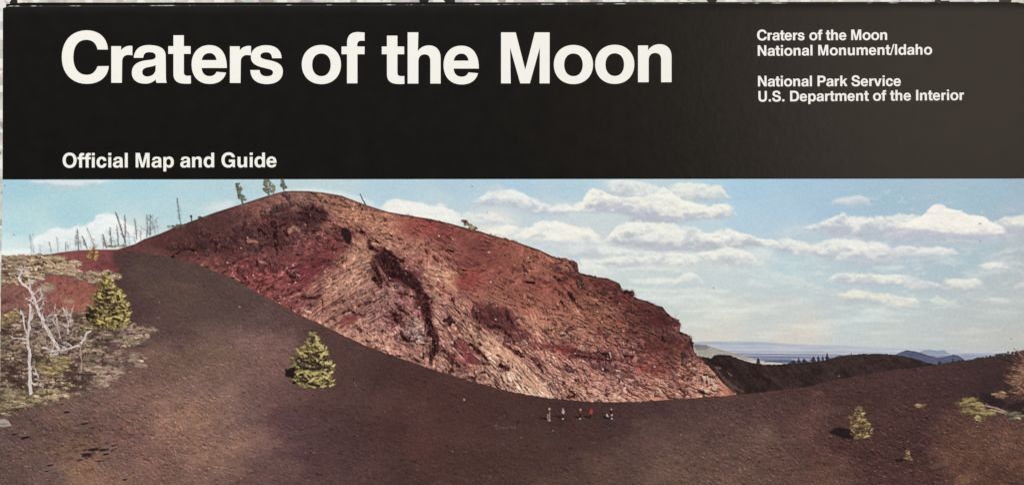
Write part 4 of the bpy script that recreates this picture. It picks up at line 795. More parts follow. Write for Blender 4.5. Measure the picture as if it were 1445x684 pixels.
# hand-traced crags; coordinates are those of enlarged windows (origin, scale)
WN = {'a': (200, 265, 6.838), 'b': (400, 265, 6.838), 'd': (430, 350, 6.838), 'e': (600, 300, 6.838), 'f': (430, 430, 6.838), 'g': (600, 380, 6.838), 'h': (600, 470, 6.838), 'k': (780, 360, 6.838), 'm': (780, 450, 5.344), 'c': (240, 350, 6.838)}
INK = {'D': (32, 12, 16), 'R': (84, 40, 42), 'M': (86, 50, 48), 'T': (196, 136, 116), 'P': (212, 160, 134), 'W': (226, 200, 188), 'S': (150, 68, 64), 'O': (204, 84, 66), 'Q': (124, 46, 52), 'N': (196, 142, 122), 'B': (160, 96, 80)}
CR = '''
a D 36 690 500,720 540,710 610|a D 22 660 520,700 510|a D 22 450 590,520 600,560 620|a D 13 320 640,380 600,450 590|a M 14 850 500,900 560|a R 26 1050 340,1100 330,1160 350|a D 32 1130 400,1180 440,1220 480|a D 22 1180 300,1220 320
a D 50 1270 340,1290 420,1290 500,1300 560|a D 28 1300 380,1360 360,1400 340|a D 22 1300 600,1320 684|a D 18 1310 200,1390 210|a D 18 780 570,830 580|a D 24 1380 430,1420 470|a R 14 980 330,1000 320|a R 20 640 600,900 600
a T 40 1030 510,1110 520|a W 12 1010 625,1060 625|a B 18 220 640,330 610|a P 12 1360 440,1400 430|a T 12 740 500,745 580|a T 8 1280 260,1440 215|a B 18 1080 400,1020 380|a M 30 860 450,900 480|a M 30 960 440,1010 400|a R 24 880 600,960 560|a M 22 1060 380,1120 390|a N 8 930 490,950 510|a N 10 980 640,1000 630|a B 26 1200 520,1240 500
b D 40 280 200,300 190,330 200|b D 32 160 250,240 260,240 370|b D 32 320 220,400 250,390 300,350 300|b D 28 150 300,250 330|b D 20 230 330,240 400|b D 28 750 420,790 450|b D 26 830 520,840 570|b D 32 870 580,910 610|b D 18 890 510,930 530|b D 38 960 640,1060 660|b D 13 720 380,740 390
b R 28 480 360,540 370|b D 22 0 220,30 200|b R 26 320 480,440 520|b D 18 520 510,540 530|b D 36 20 420,40 470|b R 28 270 600,340 640|b D 16 1390 545,1400 550|b D 16 1380 605,1382 615|b R 12 1170 530,1260 560|b R 10 1300 470,1340 500|b R 22 380 160,400 220,450 280
b N 44 60 420,100 380,160 420|b T 12 500 340,560 370,640 430|b T 26 660 480,700 540,800 600|b T 10 100 530,220 490|b P 8 760 230,900 240,1040 300|b N 10 190 350,220 360|b N 12 180 460,200 440|b D 18 0 300,40 290|b D 18 170 420,200 390|b D 22 290 420,350 400|b R 16 660 540,690 560|b S 40 1100 300,1250 340,1300 420|b S 24 540 600,620 640
d D 36 640 0,700 20|d D 40 770 20,850 70,940 120|d D 55 750 80,790 200,820 290|d D 26 690 90,740 180,790 280,860 330|d D 40 660 150,700 230,740 330,740 370|d D 60 820 250,950 270,1060 310,1130 400|d D 32 900 200,990 240,1050 290|d D 50 1100 420,1100 500,1140 600,1180 684
d D 32 1130 440,1220 520|d D 45 1180 540,1200 684|d D 20 990 450,1060 480,1100 500|d M 18 820 180,860 150|d D 46 680 300,720 350|d D 24 0 470,110 480|d D 13 170 500,175 600|d R 12 160 600,270 560,350 500,450 450,560 400|d D 20 520 560,580 530,650 515|d D 18 370 630,440 600,500 640,570 650
d D 42 860 640,920 640|d D 32 920 570,940 600|d R 22 840 600,850 620|d R 16 290 260,350 270|d D 12 400 90,420 100|d D 14 1370 15,1440 30|d R 12 1240 80,1330 120,1440 200|d D 28 1410 490,1436 520|d D 28 1395 670,1430 680|d R 10 210 400,140 340|d D 16 660 420,670 450|d D 14 560 210,590 210|d D 14 1170 30,1180 40
d P 9 150 240,270 170,400 90|d N 17 680 120,740 220,790 290|d N 10 790 310,850 380,920 430|d P 10 30 410,130 350|d P 16 360 490,540 380,660 330|d P 12 1100 300,1150 390,1220 500|d T 9 270 590,460 520,640 430|d P 10 170 310,240 290,320 220|d N 20 1120 570,1140 590|d W 10 400 620,430 620,460 605|d W 16 0 600,60 620
d Q 40 1290 370,1436 460|d Q 60 370 670,470 660|d Q 36 880 300,930 320|d S 40 900 450,1050 560,1150 660|d M 24 960 370,1050 430|d N 8 930 370,1000 410|d R 22 830 100,860 160|d N 6 900 560,960 590
f D 18 170 0,172 60|f D 18 380 70,440 50,480 70,570 100|f D 42 860 100,920 90|f D 38 880 150,950 180|f D 26 920 30,940 60,1000 90|f D 42 930 280,960 320,990 350|f D 52 1150 20,1180 100,1210 200,1240 300,1250 360|f D 42 1190 20,1210 120|f D 28 1250 260,1280 320,1275 430|f D 20 1170 200,1150 290
f D 9 1140 380,1145 520|f D 26 1240 370,1230 480,1215 550|f D 42 1390 150,1436 160|f D 18 830 70,850 80|f D 13 890 490,960 490|f R 8 600 370,700 420|f R 12 720 300,830 340|f D 14 1260 480,1290 440|f W 10 1070 220,1140 200,1150 280,1090 310|f W 7 880 220,910 260,915 310|f N 12 890 60,920 90
f W 12 1100 340,1130 360,1190 370|f W 9 1120 430,1130 490|f W 8 1150 240,1140 160|f N 8 1020 570,1130 600,1200 600|f Q 22 1060 60,1140 110,1140 160|f N 18 1180 420,1190 540|f P 8 60 90,200 190,400 290|f P 7 640 380,860 480|f R 14 560 180,600 170|f R 14 660 160,690 200|f R 16 770 160,850 180|f R 12 480 220,540 230|f D 10 200 160,240 180
g D 32 0 250,50 310|g D 42 10 340,30 420,10 480|g D 52 20 480,60 560,80 684|g D 26 260 290,290 350|g D 32 180 490,240 470,270 510|g D 32 230 480,240 530|g D 22 460 370,500 460,530 520|g D 32 620 550,700 550,750 590,820 650|g D 42 790 420,800 480|g D 18 770 380,830 500,860 540|g D 26 970 125,1050 130|g R 18 1080 90,1180 140
g D 26 1260 190,1330 240|g D 22 1310 310,1340 350|g D 16 1240 70,1300 110,1340 120|g D 32 1400 240,1436 290|g R 13 500 150,560 180,640 230,760 260|g D 12 800 270,840 272|g D 14 490 260,560 300|g R 28 640 330,680 350,760 390|g R 22 540 400,620 460,700 450|g R 12 870 200,930 205|g R 28 940 500,1050 580|g R 28 850 560,960 600,1060 660
g D 18 1130 600,1180 620|g D 18 480 540,500 555|g Q 36 250 600,400 620|g R 18 150 200,260 250|g D 14 320 0,400 10|g P 20 400 470,540 570,700 680|g B 28 640 580,740 600,800 640|g N 12 230 260,240 330,330 400,370 450|g N 12 1060 380,1090 410|g W 10 630 118,640 120|g N 14 1130 610,1220 600,1320 670|g P 40 200 100,300 200
g P 12 850 390,900 470,1000 520|g M 24 600 380,720 420|g D 16 700 500,760 520|g B 20 560 420,600 450|g R 14 1300 560,1340 640|g N 8 1000 300,1030 320|g R 12 1100 170,1130 190
h D 46 40 0,100 30|h D 32 80 80,100 150,90 210|h D 22 45 130,50 280|h D 22 280 90,310 150|h D 28 430 110,500 140,550 200,600 260|h D 32 480 150,520 190|h D 30 570 290,620 300|h D 16 700 210,730 280,750 330|h D 42 730 310,800 350|h D 28 780 0,820 20|h D 26 760 110,830 150,880 210|h D 36 890 180,940 220
h D 30 1040 240,1090 290,1130 360|h D 14 480 350,485 470|h D 26 545 375,580 375|h D 16 670 440,690 470|h D 16 860 440,930 520|h D 12 780 450,820 470|h D 20 220 190,240 210|h R 22 280 360,380 350|h D 12 600 490,640 500|h D 12 960 520,1010 570|h D 9 1180 460,1230 600|h D 14 1340 480,1400 550|h D 22 1380 600,1436 610
h D 12 1280 560,1340 620|h R 16 1290 330,1440 370|h D 12 1170 250,1260 320|h D 12 150 110,200 180|h P 34 620 40,720 110,860 240,1000 400,1180 590|h W 9 220 90,280 150,340 220|h P 10 470 200,600 300|h W 9 900 340,1060 540,1220 608|h W 7 1130 480,1220 600|h W 8 1000 582,1225 612|h P 8 800 560,1000 580
h Q 44 360 90,420 200,480 290|h Q 20 1050 130,1250 130,1430 170|h Q 26 1060 90,1200 120|h P 60 700 160,820 250|h P 50 960 440,1080 540|h P 24 560 40,660 60|h R 10 250 250,300 260|h R 10 820 520,900 540
k D 20 170 70,190 110,230 150|k D 20 20 210,60 240,100 260|k D 22 20 330,60 370,110 400|k D 32 160 370,200 440,240 480|k D 14 80 440,110 480|k R 20 0 130,100 180,200 230|k R 20 240 500,300 550,330 600|k D 22 480 600,540 590,600 630|k R 16 340 470,420 490|k D 30 690 358,760 358,770 385|k D 22 900 540,960 540
k R 60 900 600,1000 620,1000 680|k R 36 440 270,520 290,640 320|k D 14 1080 650,1100 660|k R 36 1160 610,1220 665|k R 18 840 560,900 600|k R 16 760 630,880 660|k R 18 680 570,740 600|k R 22 960 560,1050 590|k D 8 180 60,235 110,245 160|k D 6 250 180,420 215,550 238|k O 16 640 650,660 655|k N 8 200 310,215 320
k D 5 550 240,640 285,660 330|k D 5 780 410,900 445,1000 490|k S 30 600 420,760 440,860 500|k S 20 400 330,560 350|k D 18 0 680,20 660
m D 24 380 260,400 280|m D 24 430 260,440 320|m D 22 540 280,600 280|m D 15 310 250,470 270|m D 14 170 270,300 290,420 310|m D 22 380 380,420 390|m D 14 80 480,130 540,180 580|m D 16 170 455,240 480|m R 32 900 430,930 480,1000 540|m D 18 960 530,1010 570|m D 20 1020 430,1040 440|m D 22 1100 540,1180 570|m R 32 640 480,720 520
m R 38 760 0,830 60,900 80|m R 18 930 20,960 40,950 90|m D 26 820 140,850 170|m R 28 340 80,400 140|m R 18 560 100,640 120|m R 36 700 200,820 220|m R 12 720 310,760 330|m D 24 120 582,160 582|m D 14 400 560,420 600|m R 24 1010 160,1040 200|m D 12 1040 140,1058 230|m R 18 560 540,620 560|m R 14 800 580,880 600|m R 16 280 350,360 370|m R 16 70 370,150 400
m W 14 370 360,380 380|m W 12 460 380,510 390|m P 14 120 490,250 540,330 550|m N 12 0 120,80 160|m N 12 130 190,240 230|m P 7 720 320,750 330|m W 12 768 358,774 362|m P 8 420 624,600 614,820 602|m T 8 1100 572,1380 572|m B 16 1240 490,1370 565|m N 10 60 320,130 360|m S 56 630 340,760 400,880 380|m O 20 490 35,500 40|m Q 30 40 230,140 240
m D 10 940 100,1030 120,1050 200|m R 20 620 250,700 240|m W 8 430 250,440 290|m W 8 300 220,320 240|m D 12 880 260,900 270|m P 8 900 490,980 480|m N 10 1200 470,1260 520|m R 16 960 560,1040 590
e D 14 10 310,40 305|e D 14 10 370,20 380|e D 16 150 350,190 345|e D 18 205 360,270 372|e R 14 70 410,110 450,260 540|e R 18 300 480,360 500,440 530|e D 12 330 555,380 555|e R 10 570 400,650 450|e N 10 475 520,510 560|e N 7 560 500,590 515|e N 7 720 520,740 535|e W 6 285 262,295 268|e N 5 255 235,265 240|e N 6 725 275,740 280|e N 6 800 320,810 325|e N 6 925 410,940 415|e R 16 900 500,960 540|e R 26 1210 510,1340 590,1420 620|e D 26 975 668,1040 675|e D 14 1240 620,1320 660|e D 5 600 0,601 1|e D 5 10 55,240 112,400 150|e D 6 510 180,700 222,860 275,960 320,1100 370,1200 420,1300 440|e D 20 1410 480,1436 500|e N 7 840 615,860 625|e N 8 540 590,640 560|e B 14 420 190,560 220
c D 20 20 90,90 40|c D 24 210 20,260 30|c R 16 480 170,580 160,680 100|c D 18 835 130,850 190,890 220|c N 26 870 130,930 150|c D 20 900 200,960 180|c D 20 1100 200,1140 240|c D 24 1160 270,1240 285|c W 12 1110 210,1140 180|c W 10 1190 220,1250 270|c W 10 740 40,780 45|c N 8 450 45,460 50|c W 6 1070 258,1080 262|c W 5 745 280,750 285|c W 5 805 345,812 350|c N 10 410 215,440 220|c N 10 300 160,345 175|c N 8 530 240,560 250|c P 12 600 260,680 325|c D 16 580 285,620 290|c R 16 870 420,940 440|c R 14 990 380,1080 400|c D 26 1270 475,1410 480|c D 10 1290 600,1310 630|c R 14 720 130,780 150|c D 16 1030 10,1040 100|c R 20 1310 20,1400 20|c P 8 1080 500,1250 440,1400 350|c N 6 930 320,950 330|c R 12 1180 540,1200 550|c B 14 960 480,1100 560,1260 630|c N 8 350 90,380 100|c P 8 1300 620,1340 625
'''
def wpts(k, s): ox, oy, q = WN[k]; return [(ox + float(p.split()[0]) / q, oy + float(p.split()[1]) / q) for p in s.split(',')]
def mass(k, s, colr, al, rag=2.0, soft=1.6):
    sl, m = poly(wpts(k, s), None, 1.0, None, rag, soft)
    m = m * al * np.clip(1 - (.25 if sum(colr) < 100 else .5) * sstep(.2, .9, Wf[sl] + .5 * Rf[sl]), 0, 1)
    put(sl, m, colr, None)
mass('d', '640 0,760 0,860 60,950 190,1060 280,1130 380,1230 520,1200 550,1215 684,1150 684,1090 560,1060 450,960 360,850 340,790 330,760 370,700 360,660 200,690 150', (60, 30, 34), .62, 3, 3)
mass('d', '690 60,780 20,860 80,950 210,1040 290,1110 370,1180 480,1210 530,1170 540,1090 470,1050 400,960 330,830 300,780 220', (26, 10, 14), .93)
mass('f', '1130 0,1210 0,1215 120,1260 260,1295 340,1275 440,1235 540,1205 540,1215 440,1240 360,1185 270,1155 120', (26, 10, 14), .95)
mass('g', '430 330,520 310,640 330,760 370,830 450,900 520,1010 600,1080 684,860 684,760 600,640 540,540 530,470 450', (88, 42, 44), .5, 3, 3)
mass('a', '640 500,880 430,1010 330,1160 290,1330 250,1440 190,1440 560,1300 600,900 640,640 640,400 640,300 684,320 600', (66, 38, 40), .42, 4, 4)
mass('b', '0 170,120 230,250 150,330 150,420 240,440 330,300 420,200 470,0 520', (62, 36, 40), .5, 4, 3)
mass('b', '180 190,280 160,380 190,420 290,330 330,240 380,160 300', (34, 20, 22), .5, 4, 3)
mass('n', '0 0,1 0,1 1', (0, 0, 0), 0) if False else None
mass('k', '880 560,1010 570,1180 600,1230 684,900 684', (70, 34, 34), .5, 3, 3)
mass('k', '420 250,560 250,660 320,680 370,560 330,430 300', (74, 38, 36), .6, 3, 3)
mass('m', '700 130,860 120,1000 160,1060 240,900 260,720 240', (84, 44, 42), .5, 3, 3)
mass('m', '60 210,300 250,600 290,560 320,380 310,150 300', (72, 34, 36), .5, 3, 2)
mass('m', '280 330,430 340,620 380,600 440,470 420,330 400', (80, 44, 46), .45, 3, 2)
mass('h', '240 60,420 60,520 190,480 300,380 200', (104, 50, 54), .5, 3, 3)
mass('h', '1000 80,1250 110,1436 150,1436 200,1200 170,1040 150', (106, 46, 50), .55, 3, 3)
for wn2, s2, c2, a2 in (('h', '560 20,680 20,860 190,1010 330,1130 470,1230 612,1090 600,960 470,800 300,680 200', (208, 160, 136), .55), ('d', '260 330,430 230,600 180,640 260,500 380,300 520,180 600,130 560', (196, 146, 120), .35),
                        ('d', '0 470,140 330,400 110,560 20,640 60,520 130,300 250,100 400', (186, 126, 106), .3), ('g', '0 0,330 60,310 240,200 250,60 150', (190, 138, 112), .35), ('m', '60 470,300 500,520 560,420 600,100 570', (196, 144, 124), .4), ('f', '60 110,260 170,700 240,860 330,900 480,560 380,300 260', (198, 146, 126), .3),
                        ('b', '460 180,760 210,1000 250,1100 330,900 420,700 380,520 280', (176, 124, 100), .4)):
    sl_, m_ = poly(wpts(wn2, s2), None, 1.0, None, 2, 4)
    C[sl_] += (np.array(c2, float) - base[sl_]) * (m_ * a2 * 1.15)[..., None]
for ln in CR.strip().split('\n'):
    for it in ln.split('|'):
        if not it.strip(): continue
        wn_, ck, wd, rest = it.strip().split(' ', 3)
        ox, oy, s_ = WN[wn_]
        pts = [tuple(float(v) for v in p.split()) for p in rest.split(',')]
        pts = [(ox + p[0] / s_, oy + p[1] / s_) for p in pts]
        al = {'D': .93, 'W': .85, 'R': .72, 'M': .7, 'Q': .42, 'S': .3, 'B': .5}.get(ck, .7)
        wpx = float(wd) / s_
        if ck == 'D': wpx *= 1.12
        if ck == 'D' and wpx > 2.6:          # a soft red-brown penumbra of broken rock, then the black heart
            stroke(pts, wpx * 1.7, (104, 58, 54), .42, None, 3.0, wpx * 1.3, soft=2.2)
        stroke(pts, wpx, INK[ck], al, None, (1.0 + wpx * .10) if ck in 'DRMQSB' else .8, wpx * .7, soft=.8 if ck in 'DW' else 1.5, brk=.75 if wpx < 4.2 else .35)
        if ck in 'DR' and wpx > 3.0:         # slivers of rock catching light inside the dark
            P_ = np.array(pts)
            for q in range(int(1 + wpx * len(pts) * .2)):
                t_ = rng.rand() * (len(P_) - 1.001) if len(P_) > 1 else 0; k_ = int(t_)
                pt = P_[k_] + (P_[min(k_ + 1, len(P_) - 1)] - P_[k_]) * (t_ - k_) + rng.normal(0, wpx * .32, 2)
                L_ = rng.uniform(.8, 2.6); a_ = math.radians(rng.uniform(15, 75))
                stroke([pt, pt + np.array([math.cos(a_), math.sin(a_)]) * L_], rng.uniform(.7, 1.3), np.array([150, 96, 92]) * rng.uniform(.55, 1.25), .75, None, .4, .5)
poly(wpts('b', '555 380,600 385,655 435,665 480,640 550,610 530,580 480,555 440'), (34, 20, 24), .95, None, .7)
poly(wpts('d', '0 150,100 120,150 200,60 300,30 400,0 420'), (120, 56, 60), .4, None, 3)
poly(wpts('f', '330 180,400 120,480 110,500 150,430 200,350 230'), (122, 56, 56), .45, None, 3)
poly(wpts('g', '300 130,340 60,500 50,480 130,400 150,330 200'), (146, 76, 66), .4, None, 4, 4)
for i in range(170):      # pale grit and blocks fallen over the lower faces
    x = rng.uniform(290, 1000); y = rng.uniform(330, 562)
    if ID[int(y) - PY0, int(x) - PX0] == cone and rng.rand() < rough[int(y) - PY0, int(x) - PX0]:
        ell(x, y, rng.uniform(.7, 1.8), rng.uniform(.5, 1.1), rng.uniform(0, 60), (226, 190, 176), .7, .5)
# crisp dark rim against the sky
rim = np.exp(-((YY - rt - 1.2) / 1.2) ** 2) * cmask * (XX > 170) * (XX < 985)
C[:] = C * (1 - rim[..., None] * 0.34) + np.array([40, 24, 26]) * rim[..., None] * 0.34

# ---- dark cinder slope in front
slope = reg('cinder_slope', 'printed dark grey-brown cinder slope in the foreground')
ST = [(-5, 358), (100, 358), (150, 356), (172, 352.5), (193, 355.5), (215, 358), (231, 361), (244, 364.5), (272, 371.5), (304, 383), (330, 394), (352, 407), (378, 420.5), (401, 432), (423, 444), (448, 455), (480, 470.5), (512, 485.5), (544, 497.5), (572, 507), (600, 517), (632, 527.5), (669, 538.5), (723, 552.5), (776, 561.5), (830, 565.8), (862, 567.2), (896, 566.4), (949, 563), (1003, 559), (1038, 556.8), (1074, 553.3), (1110, 548.8), (1145, 544.5), (1181, 536), (1216, 529), (1252, 522.8), (1288, 518.6), (1323, 514.5), (1345, 511.5), (1366, 508.5), (1395, 503.5), (1416, 500.5), (1430, 498.5), (1450, 497)]
st = curve_y(ST)
smask = sstep(-.6, .6, YY - st - RAG[:1] * .3 - (fbm(4, 2, 77)[:1]) * .5)
# on the left the dark cinders lap irregularly over the red ones
lb = np.interp(YY, [350, 365, 380, 400, 430, 460, 500, 600], [168, 160, 158, 160, 170, 120, 60, -60]) + fbm(18, 3, 78) * 9
smask = smask * sstep(-7, 9, XX - lb)
slp = rbf([(180, 360, 84, 60, 56), (200, 375, 76, 60, 57), (250, 385, 78, 64, 59), (180, 400, 76, 58, 56), (240, 400, 86, 70, 62), (300, 400, 80, 64, 60), (350, 430, 80, 64, 60), (260, 425, 92, 75, 66), (300, 440, 86, 69, 63), (200, 440, 80, 62, 59), (400, 450, 78, 61, 58), (230, 460, 88, 69, 64), (180, 470, 78, 58, 56),
           (330, 470, 100, 80, 74), (370, 490, 108, 84, 78), (340, 500, 104, 82, 74), (280, 490, 104, 84, 72), (230, 510, 106, 84, 72), (180, 520, 92, 72, 65), (480, 500, 80, 62, 58), (540, 520, 76, 58, 55), (450, 480, 80, 62, 59), (600, 535, 74, 56, 53), (500, 545, 80, 62, 58), (400, 545, 90, 70, 66),
           (300, 560, 116, 94, 80), (260, 600, 124, 98, 80), (290, 640, 120, 96, 78), (250, 570, 118, 94, 78), (330, 620, 112, 90, 76), (350, 590, 98, 78, 70), (400, 600, 88, 68, 64), (430, 640, 84, 64, 60), (380, 660, 104, 82, 72), (470, 600, 80, 61, 58), (540, 600, 76, 57, 54), (520, 570, 84, 65, 61), (600, 570, 80, 62, 58),
           (200, 560, 108, 84, 74), (160, 560, 100, 78, 70), (120, 590, 92, 70, 66), (60, 600, 90, 66, 62), (30, 640, 92, 66, 62), (90, 640, 100, 72, 61), (120, 670, 108, 76, 64), (60, 665, 86, 62, 60), (160, 640, 100, 76, 68), (200, 650, 110, 84, 72), (150, 610, 100, 74, 67), (20, 610, 88, 64, 62), (100, 615, 98, 72, 62), (20, 675, 84, 60, 58),
           (650, 560, 74, 56, 53), (700, 570, 74, 56, 53), (760, 585, 70, 53, 51), (850, 585, 72, 55, 52), (640, 620, 80, 60, 57), (720, 625, 86, 67, 61), (600, 650, 86, 66, 61), (680, 660, 84, 65, 59), (780, 640, 82, 62, 58), (820, 620, 78, 59, 55), (880, 600, 76, 58, 54), (900, 640, 92, 72, 63), (850, 665, 96, 76, 65), (760, 670, 94, 74, 65),
           (950, 580, 78, 58, 54), (1000, 600, 90, 70, 61), (1050, 580, 84, 63, 57), (1100, 570, 84, 62, 56), (1060, 610, 104, 82, 69), (1000, 640, 104, 82, 69), (1100, 640, 104, 80, 67), (1060, 670, 112, 88, 73), (1150, 600, 96, 72, 63), (1140, 560, 84, 62, 56), (1180, 555, 76, 56, 52), (930, 615, 92, 72, 64), (960, 670, 110, 88, 73),
           (1220, 545, 74, 54, 51), (1280, 540, 74, 53, 50), (1340, 530, 74, 54, 51), (1400, 515, 70, 52, 50), (1260, 580, 78, 56, 52), (1200, 590, 86, 64, 58), (1320, 580, 76, 54, 51), (1300, 610, 80, 57, 53), (1230, 630, 84, 60, 55), (1180, 640, 98, 72, 62), (1160, 670, 108, 82, 68), (1260, 660, 84, 60, 55), (1330, 620, 76, 54, 51), (1330, 660, 84, 60, 54),
           (1360, 620, 92, 68, 58), (1380, 640, 108, 80, 66), (1420, 620, 112, 84, 70), (1430, 650, 112, 82, 68), (1370, 675, 112, 84, 68), (1440, 680, 100, 72, 60), (1410, 600, 104, 78, 66), (1380, 550, 70, 51, 49), (1430, 560, 66, 48, 46), (1400, 660, 100, 72, 60)])
sg = rbf([(250, 600, 1.12, 0, 0), (300, 570, 1.08, 0, 0), (350, 495, 1.1, 0, 0), (200, 530, 1.12, 0, 0), (110, 665, 1.24, 0, 0), (100, 620, 1.15, 0, 0), (40, 600, 1.12, 0, 0), (310, 415, 1.0, 0, 0), (200, 400, .93, 0, 0), (610, 575, .96, 0, 0), (480, 500, .94, 0, 0), (450, 600, .92, 0, 0), (430, 650, .90, 0, 0), (560, 640, .90, 0, 0), (760, 590, .93, 0, 0), (700, 640, .90, 0, 0), (850, 650, .92, 0, 0), (1010, 645, 1.0, 0, 0), (1060, 620, .97, 0, 0), (1290, 605, .92, 0, 0), (1250, 560, .94, 0, 0), (1400, 630, 1.06, 0, 0), (1150, 600, 1.0, 0, 0), (900, 600, .98, 0, 0), (1400, 530, .94, 0, 0)], 1500.0)[..., :1]
slp = slp * sg
slp = slp + rbf([(110, 665, -4, 6, 4), (60, 640, -2, 4, 2), (100, 600, 0, 3, 2), (610, 575, 2, -4, -5), (760, 590, 2, -2, -4), (1290, 605, 2, -2, -3), (300, 415, 0, 0, 0), (250, 600, 1, -3, 3), (300, 640, 1, -3, 3), (200, 640, 2, -2, 3), (1010, 645, 0, -2, 0), (480, 520, 1, -2, -3)], 1500.0)
samp = rbf([(250, 600, 1.5, 0, 0), (350, 495, 1.0, 0, 0), (310, 415, .55, 0, 0), (200, 380, .6, 0, 0), (610, 575, .6, 0, 0), (480, 500, .55, 0, 0), (1290, 605, 1.7, 0, 0), (1400, 630, 1.7, 0, 0), (1010, 645, 1.35, 0, 0), (900, 600, .8, 0, 0), (110, 665, 1.2, 0, 0), (60, 620, 1.4, 0, 0), (760, 600, .6, 0, 0), (700, 660, .9, 0, 0), (1250, 550, 1.2, 0, 0), (450, 640, .85, 0, 0), (1400, 520, .9, 0, 0)], 1500.0)[..., 0]
def warp(F_, ax_, ay_):
    iy = np.clip((YY - PY0 + ay_).astype(int), 0, PH - 1); ix = np.clip((XX - PX0 + ax_).astype(int), 0, PW - 1)
    return F_[iy, ix]
slp = warp(slp, fbm(70, 4, 181, 0, 1.5, .6) * 46, fbm(45, 4, 182, 0, 1.5, .6) * 20)
g1 = fbm(3.2, 3, 81, 8, 1.7, .7); g2 = fbm(1.6, 2, 82); g3 = fbm(26, 3, 83, -8, 1.8); g4 = fbm(9, 3, 84, -12, 2.0)
g5 = fbm(2.0, 3, 85, 15, 1.5, .8); g6 = fbm(70, 3, 86, -10, 2.2)
depth = samp
gyh, gxh = np.gradient(g1 * 1.6 + g5 * 1.4)
Eg = np.clip((gxh * -.5 + gyh * .86) * 1.1, -1.5, 1.5)
slc = slp * (1 + depth * (.065 * Eg + .07 * g5 + .05 * g2) + .045 * g3 + .05 * g4 * depth + .05 * g6)[..., None]
slc = slc + (sstep(.55, 1.3, Eg * .6 + g2 * .6) * 17 * depth)[..., None] * np.array([1.0, .90, .84])
slc = slc - (sstep(.5, 1.2, -Eg * .7 - g5 * .4) * 15 * depth)[..., None]
slc = slc + (fbm(6, 2, 87) * 3.0 * depth)[..., None] * np.array([.6, .1, -.3])
slc = slc * rbf([(1415, 637, .83, 0, 0), (1345, 552, .84, 0, 0), (1290, 605, .92, 0, 0), (1250, 560, .88, 0, 0), (1180, 560, .90, 0, 0), (1300, 660, .92, 0, 0), (1400, 520, .84, 0, 0), (1150, 640, .94, 0, 0), (1000, 620, .98, 0, 0), (850, 640, 1.0, 0, 0), (600, 600, .97, 0, 0), (300, 450, .98, 0, 0), (350, 495, 1.08, 0, 0), (250, 600, .99, 0, 0), (60, 620, 1.02, 0, 0), (900, 580, .95, 0, 0)], 1500.0)[..., :1] + rbf([(600, 600, 3, 0, 2), (1200, 600, 0, -1, 3), (1400, 600, -2, -2, 2), (850, 640, 0, -1, 2), (450, 640, 2, 0, 2), (250, 600, 0, 0, 0), (100, 620, 0, 0, 0), (300, 430, 1, -1, 1)], 1500.0)
blend(smask, slc, slope)
STONES = [(655, 563), (224, 448), (253.6, 535), (209, 537), (502, 543), (504, 614), (443, 638), (431, 638), (735, 617), (780, 607), (961, 613), (221, 645), (500.5, 540), (639, 636), (225, 426), (338, 432), (1184, 530), (1379, 601), (1235, 664), (312, 534), (176, 665), (1281, 622), (330, 590), (700, 600), (1010, 575), (338.5, 433)]
for x, y in STONES:
    ell(x, y, rng.uniform(.8, 1.25), .7, 0, (176, 158, 146), .65, .6)
for i in range(900):      # scattered lapilli
    x = rng.uniform(0, 1445); y = rng.uniform(380, 688)
    if ID[int(y) - PY0, int(x) - PX0] != slope: continue
    b0 = slp[int(y) - PY0, int(x) - PX0]
    s_ = rng.uniform(.5, 1.2) * (0.6 + sstep(400, 680, y) * .9)
    if rng.rand() < .35: ell(x, y, s_ * 1.2, s_ * .7, 0, b0 * 1.35 + 12, .5, .6)
    else: ell(x, y, s_ * 1.8, s_ * .8, rng.uniform(-20, 20), b0 * .55, .55, .6)
for p, wd, cc_, a_ in (([(240, 398), (262, 404)], 5, (104, 84, 72), .45), ([(300, 424), (318, 430)], 2, (112, 94, 84), .5), ([(1100, 568), (1112, 560)], 2, (128, 100, 86), .5), ([(1145, 557), (1160, 553)], 2.5, (122, 92, 78), .5),
                       ([(1316, 658), (1340, 650)], 5, (126, 92, 74), .5), ([(1365, 612), (1385, 640), (1360, 680)], 10, (120, 92, 76), .25), ([(1345, 600), (1372, 620), (1362, 650), (1340, 680)], 7, (72, 50, 48), .35),
                       ([(700, 604), (730, 602)], 2.5, (112, 92, 80), .5), ([(580, 604), (760, 612), (860, 640)], 10, (70, 52, 50), .25), ([(1036, 560), (1006, 561)], 2, (110, 70, 60), .5)):
    stroke(p, wd, cc_, a_, None, 2.5, soft=2.5)
# dark broken lava blocks lower left
for (x, y, rx, ry_) in ((132, 634, 12, 2.5), (124, 641, 9, 3), (146, 634, 7, 1.8), (150, 640, 5, 1.2), (120, 597, 6, 1.4), (94.5, 581, 4.5, 1.5), (36, 617, 6, 2), (24, 578, 12, 1.2), (20, 612, 5, 1.2), (70, 656, 5, 1.2), (112, 648, 4, 1.2), (130, 603, 3, 1.1), (140, 650, 5, 1), (176, 676, 4, 1.4), (66, 664, 3, .9), (116, 627, 5, 1), (160, 628, 4, 1)):
    ell(x, y, rx, ry_, rng.uniform(-14, 4), (36, 24, 28), .92, .35, None, .35)
    ell(x + 1, y - ry_ - 1, rx * .8, 1.0, -6, (140, 108, 96), .5, .5, None, .3)
for i in range(60):
    x = rng.normal(118, 30); y = rng.normal(634, 16)
    stroke([(x, y), (x + rng.uniform(3, 8), y - rng.uniform(0, 3))], rng.uniform(.7, 1.6), (60, 40, 42) if i % 2 else (140, 104, 90), .6, None, .6)
boulder = reg('boulder', 'pale grey boulder cut by the lower left edge')
poly([(-2, 592), (6, 590), (12, 594), (15, 600), (6, 601), (-3, 601)], (168, 158, 150), .95, boulder, .8)
ell(5, 598, 6, 1.5, 0, (110, 100, 98), .6, .5)
